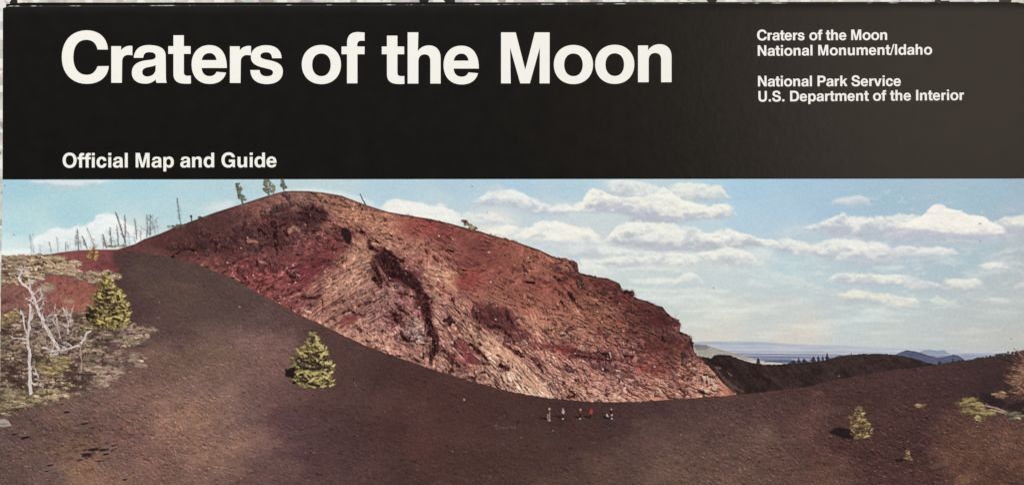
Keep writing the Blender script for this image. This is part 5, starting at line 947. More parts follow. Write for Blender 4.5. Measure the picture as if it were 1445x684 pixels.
boulder2 = reg('boulder', 'round pale boulder on the red cinders at the left')
# ---- vegetation
def mat_clumps(polyg, n, cols, rid, smin=2.5, smax=7.0, under=(84, 66, 58), und_a=.7, flat=.42):
    sl, m = poly(polyg, under, und_a, rid, 2.2, 1.2)
    xs_ = [p[0] for p in polyg]; ys_ = [p[1] for p in polyg]
    k = 0; placed = []
    while k < n:
        x = rng.uniform(min(xs_), max(xs_)); y = rng.uniform(min(ys_), max(ys_)); k += 1
        iy, ix = int(y) - int(YY[sl][0, 0]), int(x) - int(XX[sl][0, 0])
        if iy < 0 or ix < 0 or iy >= m.shape[0] or ix >= m.shape[1] or m[iy, ix] < .3: continue
        placed.append((y, x))
    for y, x in sorted(placed):
        s_ = rng.uniform(smin, smax) * 1.12; c_ = np.array(cols[rng.randint(len(cols))], float) * rng.uniform(.82, 1.08) * (.92 + .24 * math.sin(x * .21 + y * .45) * math.sin(x * .37 - y * .6 + 1) + .16 * CW1[int(np.clip(y - PY0, 0, PH - 1)), int(np.clip(x - PX0, 0, PW - 1))])
        a_ = rng.normal(4, 9); fl = flat * rng.uniform(.55, .95)
        ell(x, y + s_ * fl * .9, s_ * 1.0, s_ * fl * .7, a_, c_ * .50, .55, .5, rid, .7)
        ell(x, y, s_, s_ * fl, a_, np.minimum(c_ * 1.0, 220), .8, .45, rid, .8)
        for j in range(3):
            xx_ = x + rng.normal(0, s_ * .45); L_ = s_ * rng.uniform(.25, .7); yy2 = y - s_ * fl * rng.uniform(-.2, .8); an_ = rng.normal(0, .35)
            stroke([(xx_ - L_ / 2, yy2 + an_), (xx_ + L_ / 2, yy2 - an_)], rng.uniform(.8, 1.5), np.minimum(c_ * rng.uniform(1.1, 1.32) + 4, 228), .75, None, .6, .7)
TAN = [(180, 152, 128), (166, 142, 122), (158, 136, 112), (186, 160, 136), (162, 144, 112)]
YGR = [(160, 144, 114), (146, 130, 102), (168, 148, 122), (136, 118, 96)]
PNK = [(158, 130, 118), (146, 120, 110), (166, 140, 124), (140, 122, 104)]
r1 = reg('shrub_mat', 'tan low shrub cover along the top of the left ridge')
mat_clumps([(-3, 362), (30, 359), (70, 359), (90, 367), (109, 371), (100, 379), (122, 386), (120, 392), (95, 388), (70, 388), (50, 395), (40, 400), (18, 399), (-3, 402)], 520, TAN, r1, 2, 6)
r2 = reg('shrub_mat', 'tan shrubs above the yellow-green tree')
mat_clumps([(118, 386), (130, 383), (150, 384), (170, 389), (162, 394), (150, 397), (132, 398), (122, 393)], 160, TAN, r2, 2, 5.5)
ell(58, 393, 5.5, 3.6, 15, (186, 168, 150), 1, .3, boulder2, .15); ell(59, 396, 5, 1.4, 15, (110, 84, 76), .7, .4)
r3 = reg('bush', 'rounded tan bush left of the red cinder patch')
ell(67, 405.5, 11, 6.5, 10, (140, 118, 100), 1, .3, r3, .3)
for i in range(40): ell(67 + rng.normal(0, 6), 404 + rng.normal(0, 2.6), 2.6, 1.0, 10, np.array([176, 154, 130]) * rng.uniform(.7, 1.1), .7, .4)
r3 = reg('bush', 'small low bush in the middle of the red patch')
ell(99, 425, 5.5, 2.4, 6, (162, 134, 112), .9, .4, r3, .5)
r4 = reg('shrub_mat', 'grey-green and yellow shrub cover low on the left edge')
mat_clumps([(-3, 446), (26, 442), (60, 450), (80, 440), (122, 440), (140, 462), (160, 476), (150, 500), (160, 520), (150, 540), (112, 553), (74, 566), (50, 572), (28, 577), (-3, 586)], 900, YGR + PNK, r4, 2.2, 6.5, (74, 56, 50), .8)
mat_clumps([(-3, 555), (20, 548), (60, 548), (100, 545), (75, 562), (50, 570), (28, 577), (-3, 586)], 330, YGR, r4, 2.5, 6.5, (100, 84, 60), .5)
mat_clumps([(46, 505), (90, 500), (108, 515), (80, 530), (60, 530)], 110, [(150, 134, 88), (136, 120, 80), (150, 130, 104)], r4, 3, 6, (84, 70, 56), .4)
mat_clumps([(-3, 440), (20, 436), (24, 450), (10, 462), (-3, 466)], 90, [(138, 120, 84), (120, 100, 76)], r4, 2.5, 6, (96, 64, 56), .5)
r5 = reg('shrub_mat', 'pinkish grey shrubs right of the white dead tree')
mat_clumps([(140, 462), (172, 455), (192, 460), (219, 463), (208, 471), (200, 485), (178, 490), (150, 478)], 190, PNK + YGR[:1], r5, 3, 7.5, (92, 70, 64), .5)
mat_clumps([(156, 496), (170, 490), (176, 500), (160, 502)], 20, PNK, r5, 3, 5, (92, 70, 64), .4)
r6 = reg('bush', 'small tan bush at the lower right of the shrub cover')
mat_clumps([(180, 500), (192, 497), (206, 507), (213, 518), (196, 519), (184, 510)], 46, PNK, r6, 3, 6, (92, 70, 64), .6)
mat_clumps([(120, 500), (180, 505), (172, 526), (150, 546), (112, 550), (104, 535)], 220, PNK, r5, 3, 7, (80, 60, 56), .5)
for (x, y, rx, ry_) in ((60, 455, 16, 8), (52, 465, 10, 6), (36, 457, 5, 4), (85, 480, 15, 8), (90, 488, 12, 5), (12, 515, 12, 9), (18, 525, 7, 9), (30, 540, 12, 8), (38, 546, 9, 4), (112, 540, 14, 7), (120, 530, 8, 4), (104, 520, 6, 5), (95, 534, 10, 3), (10, 470, 10, 5), (40, 500, 6, 9), (130, 470, 8, 4), (20, 578, 12, 1.8), (140, 485, 12, 4), (55, 505, 7, 4)):
    ell(x, y, rx, ry_, rng.uniform(-15, 15), (52, 38, 36), .62, .5, None, .9)

# conifers: many lit twig tufts over a dark heart, sun from the upper right
def conifer(cx, top, bot, profile, n, name_label, light=(208, 192, 132), mid=(152, 137, 88), dark=(48, 38, 32), shadow=None, tuft=3.0, kind='conifer'):
    rid = reg(kind, name_label)
    if shadow: poly(shadow, (26, 18, 20), .93, rid, 1.6)
    H = bot - top
    ys_ = [top + H * p[0] for p in profile]
    L = [(cx + p[1], y) for p, y in zip(profile, ys_)]; R = [(cx + p[2], y) for p, y in zip(profile, ys_)]
    poly(L + R[::-1], dark, .88, rid, 3.2)
    pts = []
    for i in range(n):
        t = rng.rand() ** .8
        l = np.interp(t, [p[0] for p in profile], [p[1] for p in profile]); r = np.interp(t, [p[0] for p in profile], [p[2] for p in profile])
        u = rng.uniform(-.07, 1.07); pts.append((top + H * t, cx + l + (r - l) * u, u, t))
    pts.sort()
    nb = np.random.RandomState(n + int(cx))
    ph = nb.uniform(0, 6.28, 5)
    for y, x, u, t in pts:
        out = (u - .5) * 2
        lump = math.sin(x * .55 + y * .31 + ph[0]) * .5 + math.sin(x * .23 - y * .62 + ph[1]) * .6 + math.sin(y * .95 + out * 2.2 + ph[2]) * .5
        shade_ = .60 + .30 * u + .26 * lump + rng.normal(0, .13)
        c_ = np.array(dark) * (1 - shade_) + np.array(mid) * shade_ if shade_ < .8 else np.array(mid) + (np.array(light) - np.array(mid)) * min((shade_ - .8) * 2.0, 1)
        c_ = np.clip(c_, 20, 235)
        if lump < -.75 and rng.rand() < .75: continue
        s_ = tuft * rng.uniform(.4, 1.15) * (1.25 if abs(out) > .95 else 1)
        a_ = math.radians(rng.normal(-28, 26)) if out > -.2 else math.radians(180 + rng.normal(24, 26))
        dx, dy = math.cos(a_) * s_, math.sin(a_) * s_ * .8
        stroke([(x, y), (x + dx, y + dy)], s_ * .62, c_, .88, rid, .8, s_ * .25, soft=.6)
    return rid
r = conifer(441, 469, 546, [(0, -2, 3), (.08, -5, 6), (.2, -7, 10), (.3, -14, 13), (.35, -13, 18), (.42, -22, 20), (.5, -26, 20), (.6, -25, 26), (.68, -18, 26), (.72, -20, 24), (.8, -22, 22), (.9, -22, 26), (.97, -14, 26), (1, -6, 6)], 620,
            'yellow-green conifer standing alone on the dark slope', shadow=[(403, 521), (412, 518), (425, 515), (436, 524), (444, 540), (440, 546), (428, 545), (415, 541), (412, 532), (403, 530)], tuft=3.6)
for p, wd in (([(432, 541), (444, 533), (456, 530)], 3), ([(446, 537), (458, 531), (468, 538)], 3), ([(420, 527), (430, 523), (438, 529)], 3), ([(440, 527), (456, 524), (466, 530)], 2.6), ([(452, 505), (458, 497), (461, 489)], 3), ([(419, 492), (424, 498), (430, 500)], 2.2), ([(446, 474), (448, 482), (452, 486)], 2.5), ([(434, 484), (438, 488)], 2.4)):
    stroke(p, wd, (198, 184, 118), .75, r, 1.2, wd * .6)
for p in ([(424, 536), (436, 541), (450, 544)], [(430, 519), (444, 521), (458, 519)], [(424, 508), (436, 512)], [(440, 515), (452, 514)], [(426, 530), (432, 534)]):
    stroke(p, 2.6, (30, 24, 22), .8, r, 1.5)
r = conifer(151, 388, 464, [(0, -2, 2), (.12, -8, 5), (.25, -13, 9), (.3, -14, 20), (.45, -18, 24), (.55, -20, 26), (.62, -26, 30), (.75, -22, 28), (.88, -22, 26), (1, -14, 18)], 620,
            'yellow-green tree beside the red cinder patch at the left', light=(206, 190, 122), mid=(156, 140, 84), shadow=[(120, 440), (124, 433), (134, 436), (142, 446), (142, 458), (130, 457), (122, 450)], tuft=3.6)
for p in ([(168, 411), (170, 420), (174, 430)], [(173, 430), (181, 437)], [(150, 395), (153, 404)], [(140, 418), (146, 422)], [(150, 450), (162, 446), (172, 450)], [(138, 452), (148, 456)]):
    stroke(p, 2.8, (200, 184, 108), .8, r, 1.2, 1.6)
r = conifer(131, 344, 367, [(0, -1, 1), (.3, -3, 3), (.6, -5, 5), (.85, -8, 6), (1, -3, 3)], 60, 'small golden tree on the left ridge', light=(206, 172, 112), mid=(166, 134, 88), dark=(104, 72, 54), tuft=2.4)
r = conifer(1212, 573, 618, [(0, -2, 1), (.15, -4, 3), (.35, -12, 6), (.5, -9, 12), (.75, -10, 17), (.9, -8, 14), (1, -3, 4)], 260, 'small yellowish conifer on the right slope', light=(188, 168, 112), mid=(144, 122, 82), dark=(70, 52, 42),
            shadow=[(1172, 609), (1178, 604), (1194, 603), (1206, 610), (1206, 618), (1192, 619), (1178, 614)], tuft=2.8)
poly([(1280.5, 633), (1283.5, 641), (1287.5, 648), (1277, 648.5), (1278.5, 641)], (158, 124, 94), .85, None, .8)
r = conifer(1281, 634, 648, [(0, -1, 1), (.5, -2, 3), (1, -5, 6)], 24, 'tiny seedling low on the right slope', light=(186, 154, 112), mid=(150, 120, 90), dark=(90, 66, 54), shadow=[(1264, 649), (1275, 647), (1282, 649), (1272, 651)], tuft=1.8)

# summit trees against the sky
def twig_tree(x0, y0, x1, y1, spread, n, colr, label, dens=.8, w0=1.6, kind='dead_tree', clump=0):
    """bare or thin tree from base (x0,y0) to tip (x1,y1)"""
    rid = reg(kind, label)
    mid_ = ((x0 + x1) / 2 + rng.normal(0, .6), (y0 + y1) / 2)
    stroke([(x0, y0), mid_, (x1, y1)], w0, colr, dens, rid, .3, .7, soft=.6)
    n = int(n * (1.0 if clump else 2.1))
    for i in range(n):
        t = .18 + .79 * (i + rng.rand()) / n
        bx = x0 + (x1 - x0) * t; by = y0 + (y1 - y0) * t
        sd = -1 if rng.rand() < .5 else 1
        ln_ = spread * (1.05 - t * .75) * rng.uniform(.5, 1.1)
        ex, ey = bx + sd * ln_, by - ln_ * rng.uniform(.1, .8)
        c_ = np.array(colr) + rng.uniform(-5, 14)
        stroke([(bx, by), ((bx + ex) / 2, (by + ey) / 2 + .6), (ex, ey)], w0 * .5, c_, dens * (.75 if clump else .52), rid, .3, .4, soft=.6)
        if clump:
            for j in range(3): ell(bx + (ex - bx) * rng.uniform(.3, 1), by + (ey - by) * rng.uniform(.2, 1) + rng.normal(0, .7), clump, clump * .5, sd * -20, np.array(colr) + rng.uniform(-12, 45) * np.array([1, 1, .5]), .8, .4, rid, .5)
    return rid
DK = (66, 62, 68)
trees = [(44.5, 357, 42, 330, 5, 22, (150, 150, 152), .55), (57, 357, 56, 344, 3, 6, (170, 174, 176), .5), (72, 355, 69, 341, 3, 6, (128, 128, 130), .7), (82, 356, 82, 342, 3, 6, (170, 172, 176), .55), (93, 354, 93, 341, 1, 2, (128, 130, 136), .8),
         (111, 353, 109, 323, 6, 14, (92, 90, 94), .85), (123, 351, 116, 333, 4, 9, (88, 84, 84), .85), (133, 347, 122, 320, 5, 12, (150, 146, 148), .6), (150, 350, 145, 330, 5, 10, (100, 94, 96), .8), (158, 349, 155, 321, 5, 14, (92, 88, 92), .8), (167, 346, 165, 318, 4, 12, (96, 92, 96), .7),
         (177, 343, 163, 299, 4, 20, (78, 72, 80), .9), (176, 341, 176, 303, 4, 18, (110, 100, 108), .75), (193, 337, 190, 308, 5, 14, (108, 106, 114), .75), (207, 333, 207, 303, 4, 12, (110, 112, 120), .7), (212, 331, 212, 303, 9, 26, (92, 90, 96), .72), (255, 316, 250, 279, 4.5, 26, (104, 102, 110), .72)]
lbl = ['ghostly pale dead tree at the far left of the ridge', 'faint short dead sapling left of the ridge', 'short dead snag with a hooked top', 'faint dead sapling between two snags', 'bare straight pole on the left ridge', 'dead tree with wide bare branches on the left ridge', 'leaning dead snag beside the golden tree', 'pale leaning dead tree behind the golden tree',
       'short branching dead tree in the ridge grove', 'dead tree left of the curved trunk', 'thin dead tree touching the curved trunk', 'tallest curved dead trunk of the ridge grove', 'dead tree right behind the curved trunk', 'thin dead tree right of the grove', 'bare stem left of the round crowned tree', 'bare tree with a round crown on the ridge', 'tall narrow dead tree on the rising ridge']
for k_ in range(26):      # faint small dead stems between the taller ones
    x = rng.uniform(40, 226); yb = np.interp(x, [p[0] for p in RT], [p[1] for p in RT]) + 1; h_ = rng.uniform(7, 24)
    if x > 110 or k_ % 2: 
        tx = x + rng.normal(-1, 1.5)
        stroke([(x, yb), (tx, yb - h_)], 1.1, (132, 128, 134), .5, None, .3, .5, .6)
        for j in range(8):
            t = rng.uniform(.3, 1); sd = rng.choice([-1, 1]); bx, by = x + (tx - x) * t, yb - h_ * t
            stroke([(bx, by), (bx + sd * rng.uniform(1.5, 4), by - rng.uniform(.5, 3))], .7, (140, 136, 142), .42, None, .3, .4, .6)
for t_, l_ in zip(trees, lbl): twig_tree(*t_[:6], t_[6], l_, t_[7])
rr = reg('trail_post', 'dark post on the rising left ridge')
stroke([(270.5, 316), (270, 306)], 1.6, (60, 52, 58), .9, rr); ell(269.6, 305, 1.8, 1.6, 0, (58, 52, 60), .9, .4, rr)
ell(273, 312, 1.2, 1, 0, (60, 52, 58), .8, .4, rr)
GN = (84, 88, 80)
twig_tree(343, 289, 334.5, 258, 5, 22, GN, 'slanting conifer left of the summit', .9, 2.4, 'conifer', 2.1)
twig_tree(380, 277, 376, 253, 9, 26, (92, 98, 92), 'broad thin conifer near the summit', .85, 2.4, 'conifer', 2.2)
twig_tree(386, 274, 385, 262, 5, 12, (110, 112, 98), 'low companion of the broad thin conifer', .85, 1.8, 'conifer', 1.9)
twig_tree(401, 271, 398, 254, 5, 14, (84, 86, 86), 'small conifer on the summit', .85, 1.8, 'conifer', 1.9)
twig_tree(515.5, 288, 508, 273, 1.6, 4, (50, 48, 52), 'leaning black snag right of the summit', .95, 2.0)
rr = reg('bush', 'lone wind-bent bush on the ridge line')
for i in range(46):
    t = rng.rand(); ell(655 + 17 * t + rng.normal(0, 1.6), 311.5 + 12 * t ** .9 + rng.normal(0, 1.8), 2.0, 1.3, 30, np.array([128, 112, 92]) * rng.uniform(.55, 1.35), .9, .4, rr, .4)
ell(655, 312.5, 3.2, 2.2, 20, (72, 58, 54), .9, .4, rr, .3)
rr = reg('bush', 'dark scrub on the left flank of the ridge')
for i in range(30): ell(rng.uniform(236, 266), 320 + rng.normal(0, 1) - (rng.rand()) * 2, 2.2, 1.1, -20, np.array([96, 84, 76]) * rng.uniform(.6, 1.2), .6, .4, rr, .4)
for i in range(16): ell(rng.uniform(280, 294), 307.5 + rng.normal(0, 1), 2.0, 1.0, -20, np.array([78, 70, 66]) * rng.uniform(.7, 1.2), .7, .4, rr, .4)
rr = reg('bush', 'grey brush at the foot of the dead grove')
for i in range(30): ell(rng.uniform(150, 180), 348.5 - rng.uniform(0, 3), 2.4, 1.0, -14, np.array([140, 124, 108]) * rng.uniform(.8, 1.15), .6, .4, rr, .4)

# far trees on the dark ridge
for x, yb, h, wd, l_ in ((1069.7, 514, 11, 3, 'lone dark conifer on the dark ridge'), (1119.5, 512, 6, 3.5, 'low dark tree in the ridge cluster'), (1127, 512, 9, 2.4, 'taller dark tree in the ridge cluster'), (1135.5, 511, 6, 3.0, 'small dark tree ending the ridge cluster'), (1148, 509, 8, 4, 'dark tree at the left of the right pair'), (1155, 508.5, 7, 2.6, 'dark tree between two larger ones'), (1161, 508, 8, 2.6, 'slim dark tree on the right of the ridge'), (1167, 507, 10, 3.4, 'tallest dark tree on the right of the ridge'), (1201, 500.5, 3, 1.2, 'tiny dark tree on the ridge crest'), (1326, 513, 5, 2.4, 'small dark tree where the ridges meet'), (1345, 511, 5, 2.4, 'small dark tree under the blue hills')):
    rr = reg('far_tree', l_)
    wd *= 1.6; h *= .86
    poly([(x - wd * .55, yb + .5), (x - wd * .5, yb - h * .35), (x - wd * .22, yb - h * .7), (x, yb - h), (x + wd * .25, yb - h * .68), (x + wd * .5, yb - h * .3), (x + wd * .5, yb + .5)], (46, 42, 48), .9, rr, .8, .7)
    for j in range(int(h)):
        t = rng.rand(); ell(x + rng.normal(0, wd * .45 * (1.1 - t)), yb - h * t, 1.0, .8, 0, np.array([42, 40, 46]) * rng.uniform(.8, 1.3), .7, .4, rr, .5)
rr = reg('far_scrub', 'line of dark scrub along the right skyline')
for i in range(120):
    x = rng.uniform(1318, 1446); y = np.interp(x, [p[0] for p in ST], [p[1] for p in ST])
    ell(x, y - rng.uniform(-1, 1.3) * (1 + (x > 1400)), 2.2, 1.1 + (x > 1420) * .8, 0, (50, 42, 46), .75, .4, rr, .6)

# right-hand shrubs, logs and their shade
for p in ([(1372, 556), (1400, 552), (1420, 562), (1408, 570), (1384, 562)], [(1420, 570), (1450, 566), (1450, 588), (1428, 584)], [(1382, 560), (1418, 568), (1424, 578), (1400, 574)]):
    poly(p, (36, 24, 28), .85, None, 2.4, 1.6)
rr = reg('bush', 'yellow-green bush at the right beside the fallen logs')
mat_clumps([(1350, 570), (1362, 562), (1376, 563), (1386, 572), (1398, 580), (1396, 590), (1378, 592), (1368, 582)], 130, [(162, 142, 94), (144, 124, 82), (172, 152, 108)], rr, 2.5, 5.5, (96, 78, 52), .8)
rr = reg('bush', 'small tan bush above the fallen logs')
mat_clumps([(1402, 555), (1410, 552), (1420, 556), (1422, 561), (1406, 560)], 26, [(150, 120, 92), (138, 110, 86)], rr, 2, 4, (90, 62, 50), .6)
rr = reg('log', 'pale fallen log at the right')
stroke([(1391, 572), (1405, 575), (1421, 581)], 1.8, (168, 148, 136), .9, rr, .4)
rr = reg('log', 'second fallen log just below the first')
stroke([(1398, 577), (1410, 580), (1424, 584)], 2.0, (176, 150, 130), .9, rr, .4)
rr = reg('bush', 'grey-green bush at the end of the logs')
mat_clumps([(1416, 584), (1424, 579), (1436, 581), (1444, 588), (1430, 591), (1418, 590)], 44, [(122, 114, 92), (102, 96, 78)], rr, 2, 4.5, (66, 56, 50), .8)
rr = reg('bush', 'tiny tan tuft on the right slope')
ell(1297.5, 572, 6.5, 2.6, 0, (150, 124, 90), .9, .35, rr, .5); ell(1296, 570.8, 4, 1.0, 0, (178, 152, 112), .8, .4)
rr = reg('dead_bush', 'reddish bare bush cut by the right edge')
for i in range(150):
    a_ = math.radians(rng.uniform(110, 250)); L = rng.uniform(8, 32)
    bx, by = 1450 + rng.normal(0, 3), 528 + rng.normal(0, 12)
    ex, ey = bx + math.cos(a_) * L, by - math.sin(a_) * L * .75 + 2
    stroke([(bx, by), ((bx + ex) / 2, (by + ey) / 2 + 3), (ex, ey)], 1.8, np.array([150, 112, 92]) * rng.uniform(.42, 1.15), .75, rr, .6, .8)

# white dead trees at the left
WH = (224, 212, 206)
def snag(lines, label, name='dead_tree', colr=WH):
    rid = reg(name, label)
    for p, wd in lines:
        q = [(x + wd * .35, y + wd * .25) for x, y in p]
        P_ = np.array(p, float); P2 = [P_[0]]
        for i in range(len(P_) - 1):
            P2 += [(P_[i] + P_[i + 1]) / 2 + rng.normal(0, .7, 2), P_[i + 1]]
        stroke(q, wd, (70, 52, 50), .6, rid, .3, wd * .5, soft=.7)
        stroke(P2, wd * .98, np.array(colr) * rng.uniform(.9, 1.02), .9, rid, .8, wd * .6, soft=.6)
        for i in range(int(len(P_) * 3.2)):                 # broken side twigs
            k_ = rng.randint(len(P_) - 1); t_ = rng.rand(); b_p = P_[k_] * (1 - t_) + P_[k_ + 1] * t_
            a_ = rng.uniform(0, 6.28); L_ = rng.uniform(2, 7) * (1 if wd < 2.4 else 1.3)
            m_p = b_p + np.array([math.cos(a_), math.sin(a_) * .7]) * L_ * .5 + rng.normal(0, .6, 2)
            e_p = b_p + np.array([math.cos(a_), math.sin(a_) * .7 - .25]) * L_
            stroke([b_p, m_p, e_p], rng.uniform(.8, 1.4), np.array(colr) * rng.uniform(.72, 1.02), .75, rid, .3, .5, soft=.55)
    return rid
snag([([(83, 492), (77, 483), (70, 470), (63, 459), (58.5, 447), (55, 441), (50.5, 427.5), (46.8, 419), (42.4, 409), (31.4, 400), (27, 392)], 5.2), ([(27, 392), (31, 384), (36.5, 374)], 1.2), ([(31, 386), (27, 378)], 1.0), ([(43, 409), (43, 397), (39, 392)], 2.0), ([(43, 399), (47, 395)], 1.2), ([(47, 416), (55, 408.5), (60, 406)], 1.8),
      ([(51, 427), (57, 422), (63, 420)], 1.8), ([(57, 422), (60, 416), (57, 412)], 1.3), ([(77, 483), (74, 494), (68, 496)], 1.8), ([(30, 384), (35, 386), (40, 380)], .9), ([(50, 430), (44, 424), (37, 421)], 1.2), ([(54, 438), (60, 430), (62, 424)], 1.4), ([(66, 462), (72, 452), (78, 446)], 1.2)],
     'leaning silver-white dead tree with a forked top at the left')
snag([([(43.5, 554.5), (42.5, 532), (41, 510), (40, 488), (40, 470), (41, 454), (43, 440), (42, 430)], 4.6), ([(40, 480), (30, 477.5), (20, 477), (14, 473)], 2.2), ([(39, 476), (35, 463), (33, 445), (29, 438)], 1.8), ([(30, 477), (24, 483)], 1.4), ([(41, 456), (46, 446), (47, 436)], 1.5), ([(40, 470), (48, 467), (54, 468)], 1.2)],
     'tall straight white dead trunk at the far left')
snag([([(96, 471), (97, 454), (92, 440), (89, 433)], 1.7), ([(97, 455), (100, 444), (103, 434)], 1.5), ([(92, 441), (96, 436)], 1.1), ([(96, 462), (90, 458)], 1.0)], 'slim pale forked snag behind the fallen branch')
snag([([(85, 476), (81, 459), (77, 440), (78, 428)], 1.7), ([(81, 460), (75, 452), (70, 449)], 1.2), ([(79, 446), (85, 438)], 1.1), ([(60, 441), (63, 452), (60, 462)], 1.4), ([(74, 440), (68, 446), (66, 455)], 1.3)], 'slim pale snag in the middle of the dead wood')
snag([([(72, 495), (86, 494), (103, 490), (113, 487), (118, 480), (122, 470), (128, 467)], 3.4), ([(86, 494), (80, 500), (72, 499)], 1.6), ([(103, 490), (96, 484), (90, 483)], 1.4), ([(60, 490), (70, 493)], 1.8), ([(95, 493), (84, 486)], 1.5)], 'curved white fallen branch sweeping up to the right', 'fallen_branch')
snag([([(50, 521), (54, 532), (59, 544)], 1.6), ([(45, 540), (54, 543), (61, 546)], 2.0), ([(53, 528), (47, 526)], 1.0)], 'small broken white branches at the foot of the tall trunk', 'fallen_branch')
snag([([(115, 524), (115.5, 512), (114, 495), (113, 484)], 2.2), ([(115, 508), (122, 502)], 1.2), ([(114, 500), (107, 497)], 1.1)], 'short pinkish stump behind the fallen branch', 'dead_tree', (176, 148, 138))
for i in range(260):      # tangle of small dead twigs
    x = rng.normal(72, 22); y = rng.normal(468, 18); a_ = rng.uniform(-1.3, 1.3); L = rng.uniform(3, 10)
    stroke([(x, y), (x + math.cos(a_) * L, y + math.sin(a_) * L)], rng.uniform(.7, 1.2), np.array([190, 168, 158]) * rng.uniform(.7, 1.05), .6, None, .5)
for i in range(14):
    ell(172 + rng.normal(0, 10), 524 + rng.normal(0, 4), 3, .9, -10, (184, 160, 146), .6, .4, None, .5)

# the hikers
def hiker(parts, label, shadow):
    rid = reg('person', label)
    stroke(shadow, 2.6, (28, 20, 24), .85, rid, .4, 1.6)
    for kind, a in parts:
        if kind == 'e': ell(a[0], a[1], a[2] * .88, a[3] * .92, a[4], a[5], .9, .4, rid)
        else: stroke(a[0], a[1], a[2], .95, rid, 0, a[3], soft=.5)
TANP, BLK, WHT, RED = (132, 108, 98), (36, 26, 30), (184, 166, 158), (128, 54, 50)
hiker([('s', ([(775, 584), (775.6, 592)], 2.6, TANP, 2.0)), ('s', ([(773, 584), (772.6, 592)], 1.4, (150, 128, 116), 1.0)), ('e', (774.6, 580.6, 2.2, 3.6, 0, BLK)), ('s', ([(775.4, 580), (776, 586)], 1.6, TANP, 1.6)), ('e', (775.2, 576.6, 1.6, 1.7, 0, WHT)), ('e', (775.2, 592.6, 2.2, .8, 0, WHT))],
      'tallest hiker in tan trousers at the left of the row', [(772, 591), (762, 588)])
hiker([('s', ([(794.6, 583), (794.4, 589)], 2.4, BLK, 1.6)), ('e', (794.8, 580.8, 2.4, 3.2, 0, WHT)), ('e', (794.5, 577, 1.2, 1.4, 0, (186, 150, 136))), ('e', (794.3, 590.2, 1.5, 1.1, 0, WHT))], 'hiker in a white top, second in the row', [(792, 589), (784, 586.5)])
hiker([('s', ([(819, 583), (818.6, 589)], 2.4, BLK, 1.6)), ('e', (819, 580, 2.2, 2.6, 0, RED)), ('e', (819.2, 577.2, 1.2, 1.4, 0, WHT)), ('e', (818.8, 590.2, 1.5, .9, 0, (186, 160, 150)))], 'hiker in a red top and pale hat, third in the row', [(817, 588.5), (810, 587)])
hiker([('s', ([(833.6, 584), (833.2, 589)], 2.2, BLK, 1.6)), ('e', (834.2, 580.4, 2.5, 3.8, 10, (172, 64, 60))), ('e', (834, 577, 1.2, 1.2, 0, (120, 60, 56)))], 'hiker in a red jacket, fourth in the row', [(831.5, 588.5), (825.5, 587)])
hiker([('e', (856.6, 585.4, 1.4, 2.2, 0, WHT)), ('e', (857.6, 587.4, 1.5, 1.2, 0, WHT)), ('e', (856.2, 588.4, 2.0, 1.4, 0, BLK))], 'crouching figure in white at the right of the row', [(855, 588.8), (851, 588.2)])
hiker([('s', ([(863, 583), (863.2, 590)], 2.2, (90, 74, 74), 1.8)), ('e', (862.6, 581, 2.0, 3.0, 0, BLK)), ('e', (862.8, 577, 1.0, 1.2, 0, (196, 172, 162))), ('e', (863.6, 585, 1.2, 1.2, 0, WHT)), ('e', (863.4, 590, 1.4, .8, 0, (214, 196, 188)))], 'hiker in dark clothes at the right end of the row', [(861, 589.5), (856, 589)])
rr = reg('trail_post', 'small dark stick on the slope left of the hikers')
stroke([(731.8, 593), (729, 601.5)], 1.5, (36, 26, 30), .85, rr)
ell(655, 563.5, 1.4, 1.8, 0, (176, 150, 120), .8, .4)

# ---- print finish: halftone grain, slight unsharp, small marks
gr1 = rng.normal(0, 1, (PH, PW)); gr2 = fbm(2.3, 2, 95)
sky_w = (ID < 0).astype(float)
is_land = np.isin(ID, [i for i, (n_, l_) in enumerate(REG) if n_ in ('sky', 'cloud')]) == False
amp = np.where(is_land, 2.0, 2.4)
C += (gr1 * amp)[..., None] + (gr2 * np.where(is_land, 2.0, 3.2))[..., None] * np.array([1.0, .7, .6])
blur = C.copy()
for ax in (0, 1, 0, 1): blur = (np.roll(blur, 1, ax) + 2 * blur + np.roll(blur, -1, ax)) / 4
us = np.where(is_land, .9, .35); us = np.where(ID == slope, .5, us)
C += (C - blur) * us[..., None]
for x, y in ((7, 262), (19.5, 331), (46, 331), (666, 263), (1382, 316), (1384, 315), (1007, 406), (1427, 478), (1383, 340)):
    ell(x, y, 1.5, .8, 20, (104, 112, 124), .7, .5)
C = np.clip(C, 14, 246)

# ------------------------------------------------------------------ turn the inked grid into thin printed pieces
ink = lin(C) * 0.985
Lx = np.interp(YY[:, 0], [p[0] for p in LEFT], [p[1] for p in LEFT])
gx = XX.copy(); gx[:, 0] = Lx                       # trim to the sheet's own edge
for k in range(1, 8):
    gx[:, k] = np.maximum(gx[:, k], Lx + 0.02 * k)
gx = np.minimum(gx, 1447.0)
gy = YY.copy(); gy[0, :] = 253.5 - 0.0009 * XX[0]; gy[1, :] = np.maximum(gy[1, :], gy[0, :] + .3)
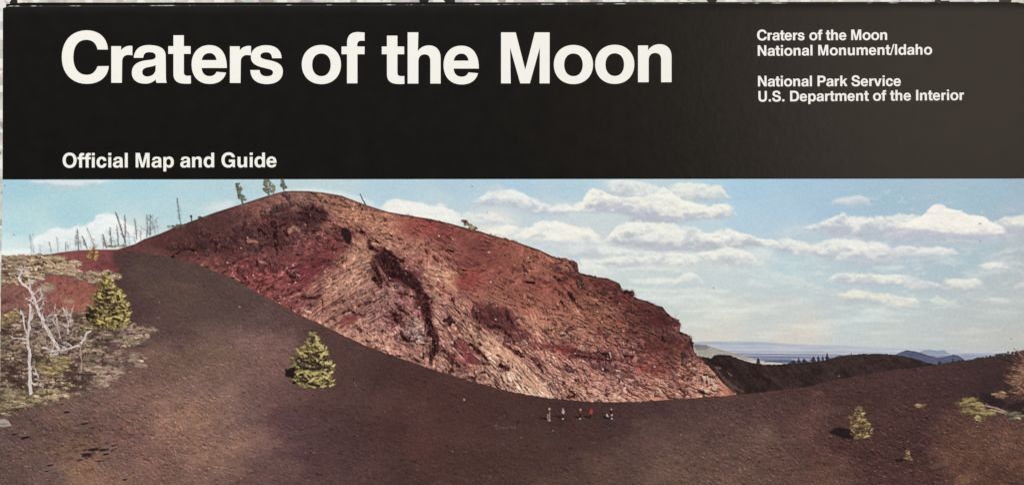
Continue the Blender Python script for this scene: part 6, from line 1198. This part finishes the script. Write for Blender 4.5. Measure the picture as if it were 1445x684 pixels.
# 252 row sits exactly at the band's lower edge
vx = WX(gx); vy = WY(gy)
keep_w = 1450 - PX0
H_, W_ = PH - 1, min(PW, 1450 - PX0) - 1
fid = ID[:H_, :W_]
Zp = 0.00001
def merge_small(target_name, limit=60):
    """cells of a region cut off from its main body join whatever lies under them"""
    for i, (nm, lb_) in enumerate(REG):
        if nm != target_name: continue
        msk = fid == i; lab = np.zeros(msk.shape, np.int32); k = 0; sizes = []
        for sy, sx in zip(*np.nonzero(msk)):
            if lab[sy, sx]: continue
            k += 1; st_ = [(sy, sx)]; lab[sy, sx] = k; n_ = 0
            while st_:
                y_, x_ = st_.pop(); n_ += 1
                for a_, b__ in ((y_ + 1, x_), (y_ - 1, x_), (y_, x_ + 1), (y_, x_ - 1)):
                    if 0 <= a_ < H_ and 0 <= b__ < W_ and msk[a_, b__] and not lab[a_, b__]: lab[a_, b__] = k; st_.append((a_, b__))
            sizes.append(n_)
        if not sizes: continue
        big = int(np.argmax(sizes)) + 1
        for y_, x_ in zip(*np.nonzero(msk & (lab != big))):
            for dy in range(1, 60):
                v = fid[min(y_ + dy, H_ - 1), x_]
                if v != i: fid[y_, x_] = v; break
for _n in ('grey_hill', 'cloud', 'shrub_mat', 'bush'): merge_small(_n)
photo = None
M_print_z = Zp
def region_mesh(mask, name):
    fy, fx = np.nonzero(mask)
    quad = np.stack([fy * PW + fx, (fy + 1) * PW + fx, (fy + 1) * PW + fx + 1, fy * PW + fx + 1], 1)
    used = np.unique(quad); remap = np.zeros(PH * PW, dtype=np.int32); remap[used] = np.arange(len(used))
    q = remap[quad].astype(np.int32)
    co = np.stack([vx.ravel()[used], vy.ravel()[used], np.full(len(used), Zp)], 1).astype(np.float32)
    me = bpy.data.meshes.new(name)
    me.vertices.add(len(used)); me.vertices.foreach_set('co', co.ravel())
    me.loops.add(len(q) * 4); me.loops.foreach_set('vertex_index', q.ravel())
    me.polygons.add(len(q)); me.polygons.foreach_set('loop_start', np.arange(0, len(q) * 4, 4, dtype=np.int32))
    a = me.attributes.new('ink', 'FLOAT_COLOR', 'POINT')
    cc = np.ones((len(used), 4), dtype=np.float32); cc[:, :3] = ink.reshape(-1, 3)[used]
    a.data.foreach_set('color', cc.ravel())
    me.update(calc_edges=True)
    return me

small = {}
for i, (nm, lb_) in enumerate(REG):
    msk = fid == i
    if msk.sum() < 10:                      # nothing left of it in view: give its cells to a neighbour
        small[i] = True
for i in small:
    fy, fx = np.nonzero(fid == i)
    for y_, x_ in zip(fy, fx):
        for dy in range(1, 30):
            v = fid[min(y_ + dy, H_ - 1), x_]
            if v != i and v not in small: fid[y_, x_] = v; break
photo = link('printed_photograph', region_mesh(fid == 0, 'printed_photograph'), M_print, root)
photo['label'] = 'printed landscape photograph under the black band, its pale blue sky'
for i, (nm, lb_) in enumerate(REG):
    if i == 0 or i in small: continue
    o = link(nm, region_mesh(fid == i, nm), M_print, photo)
    o['label'] = lb_
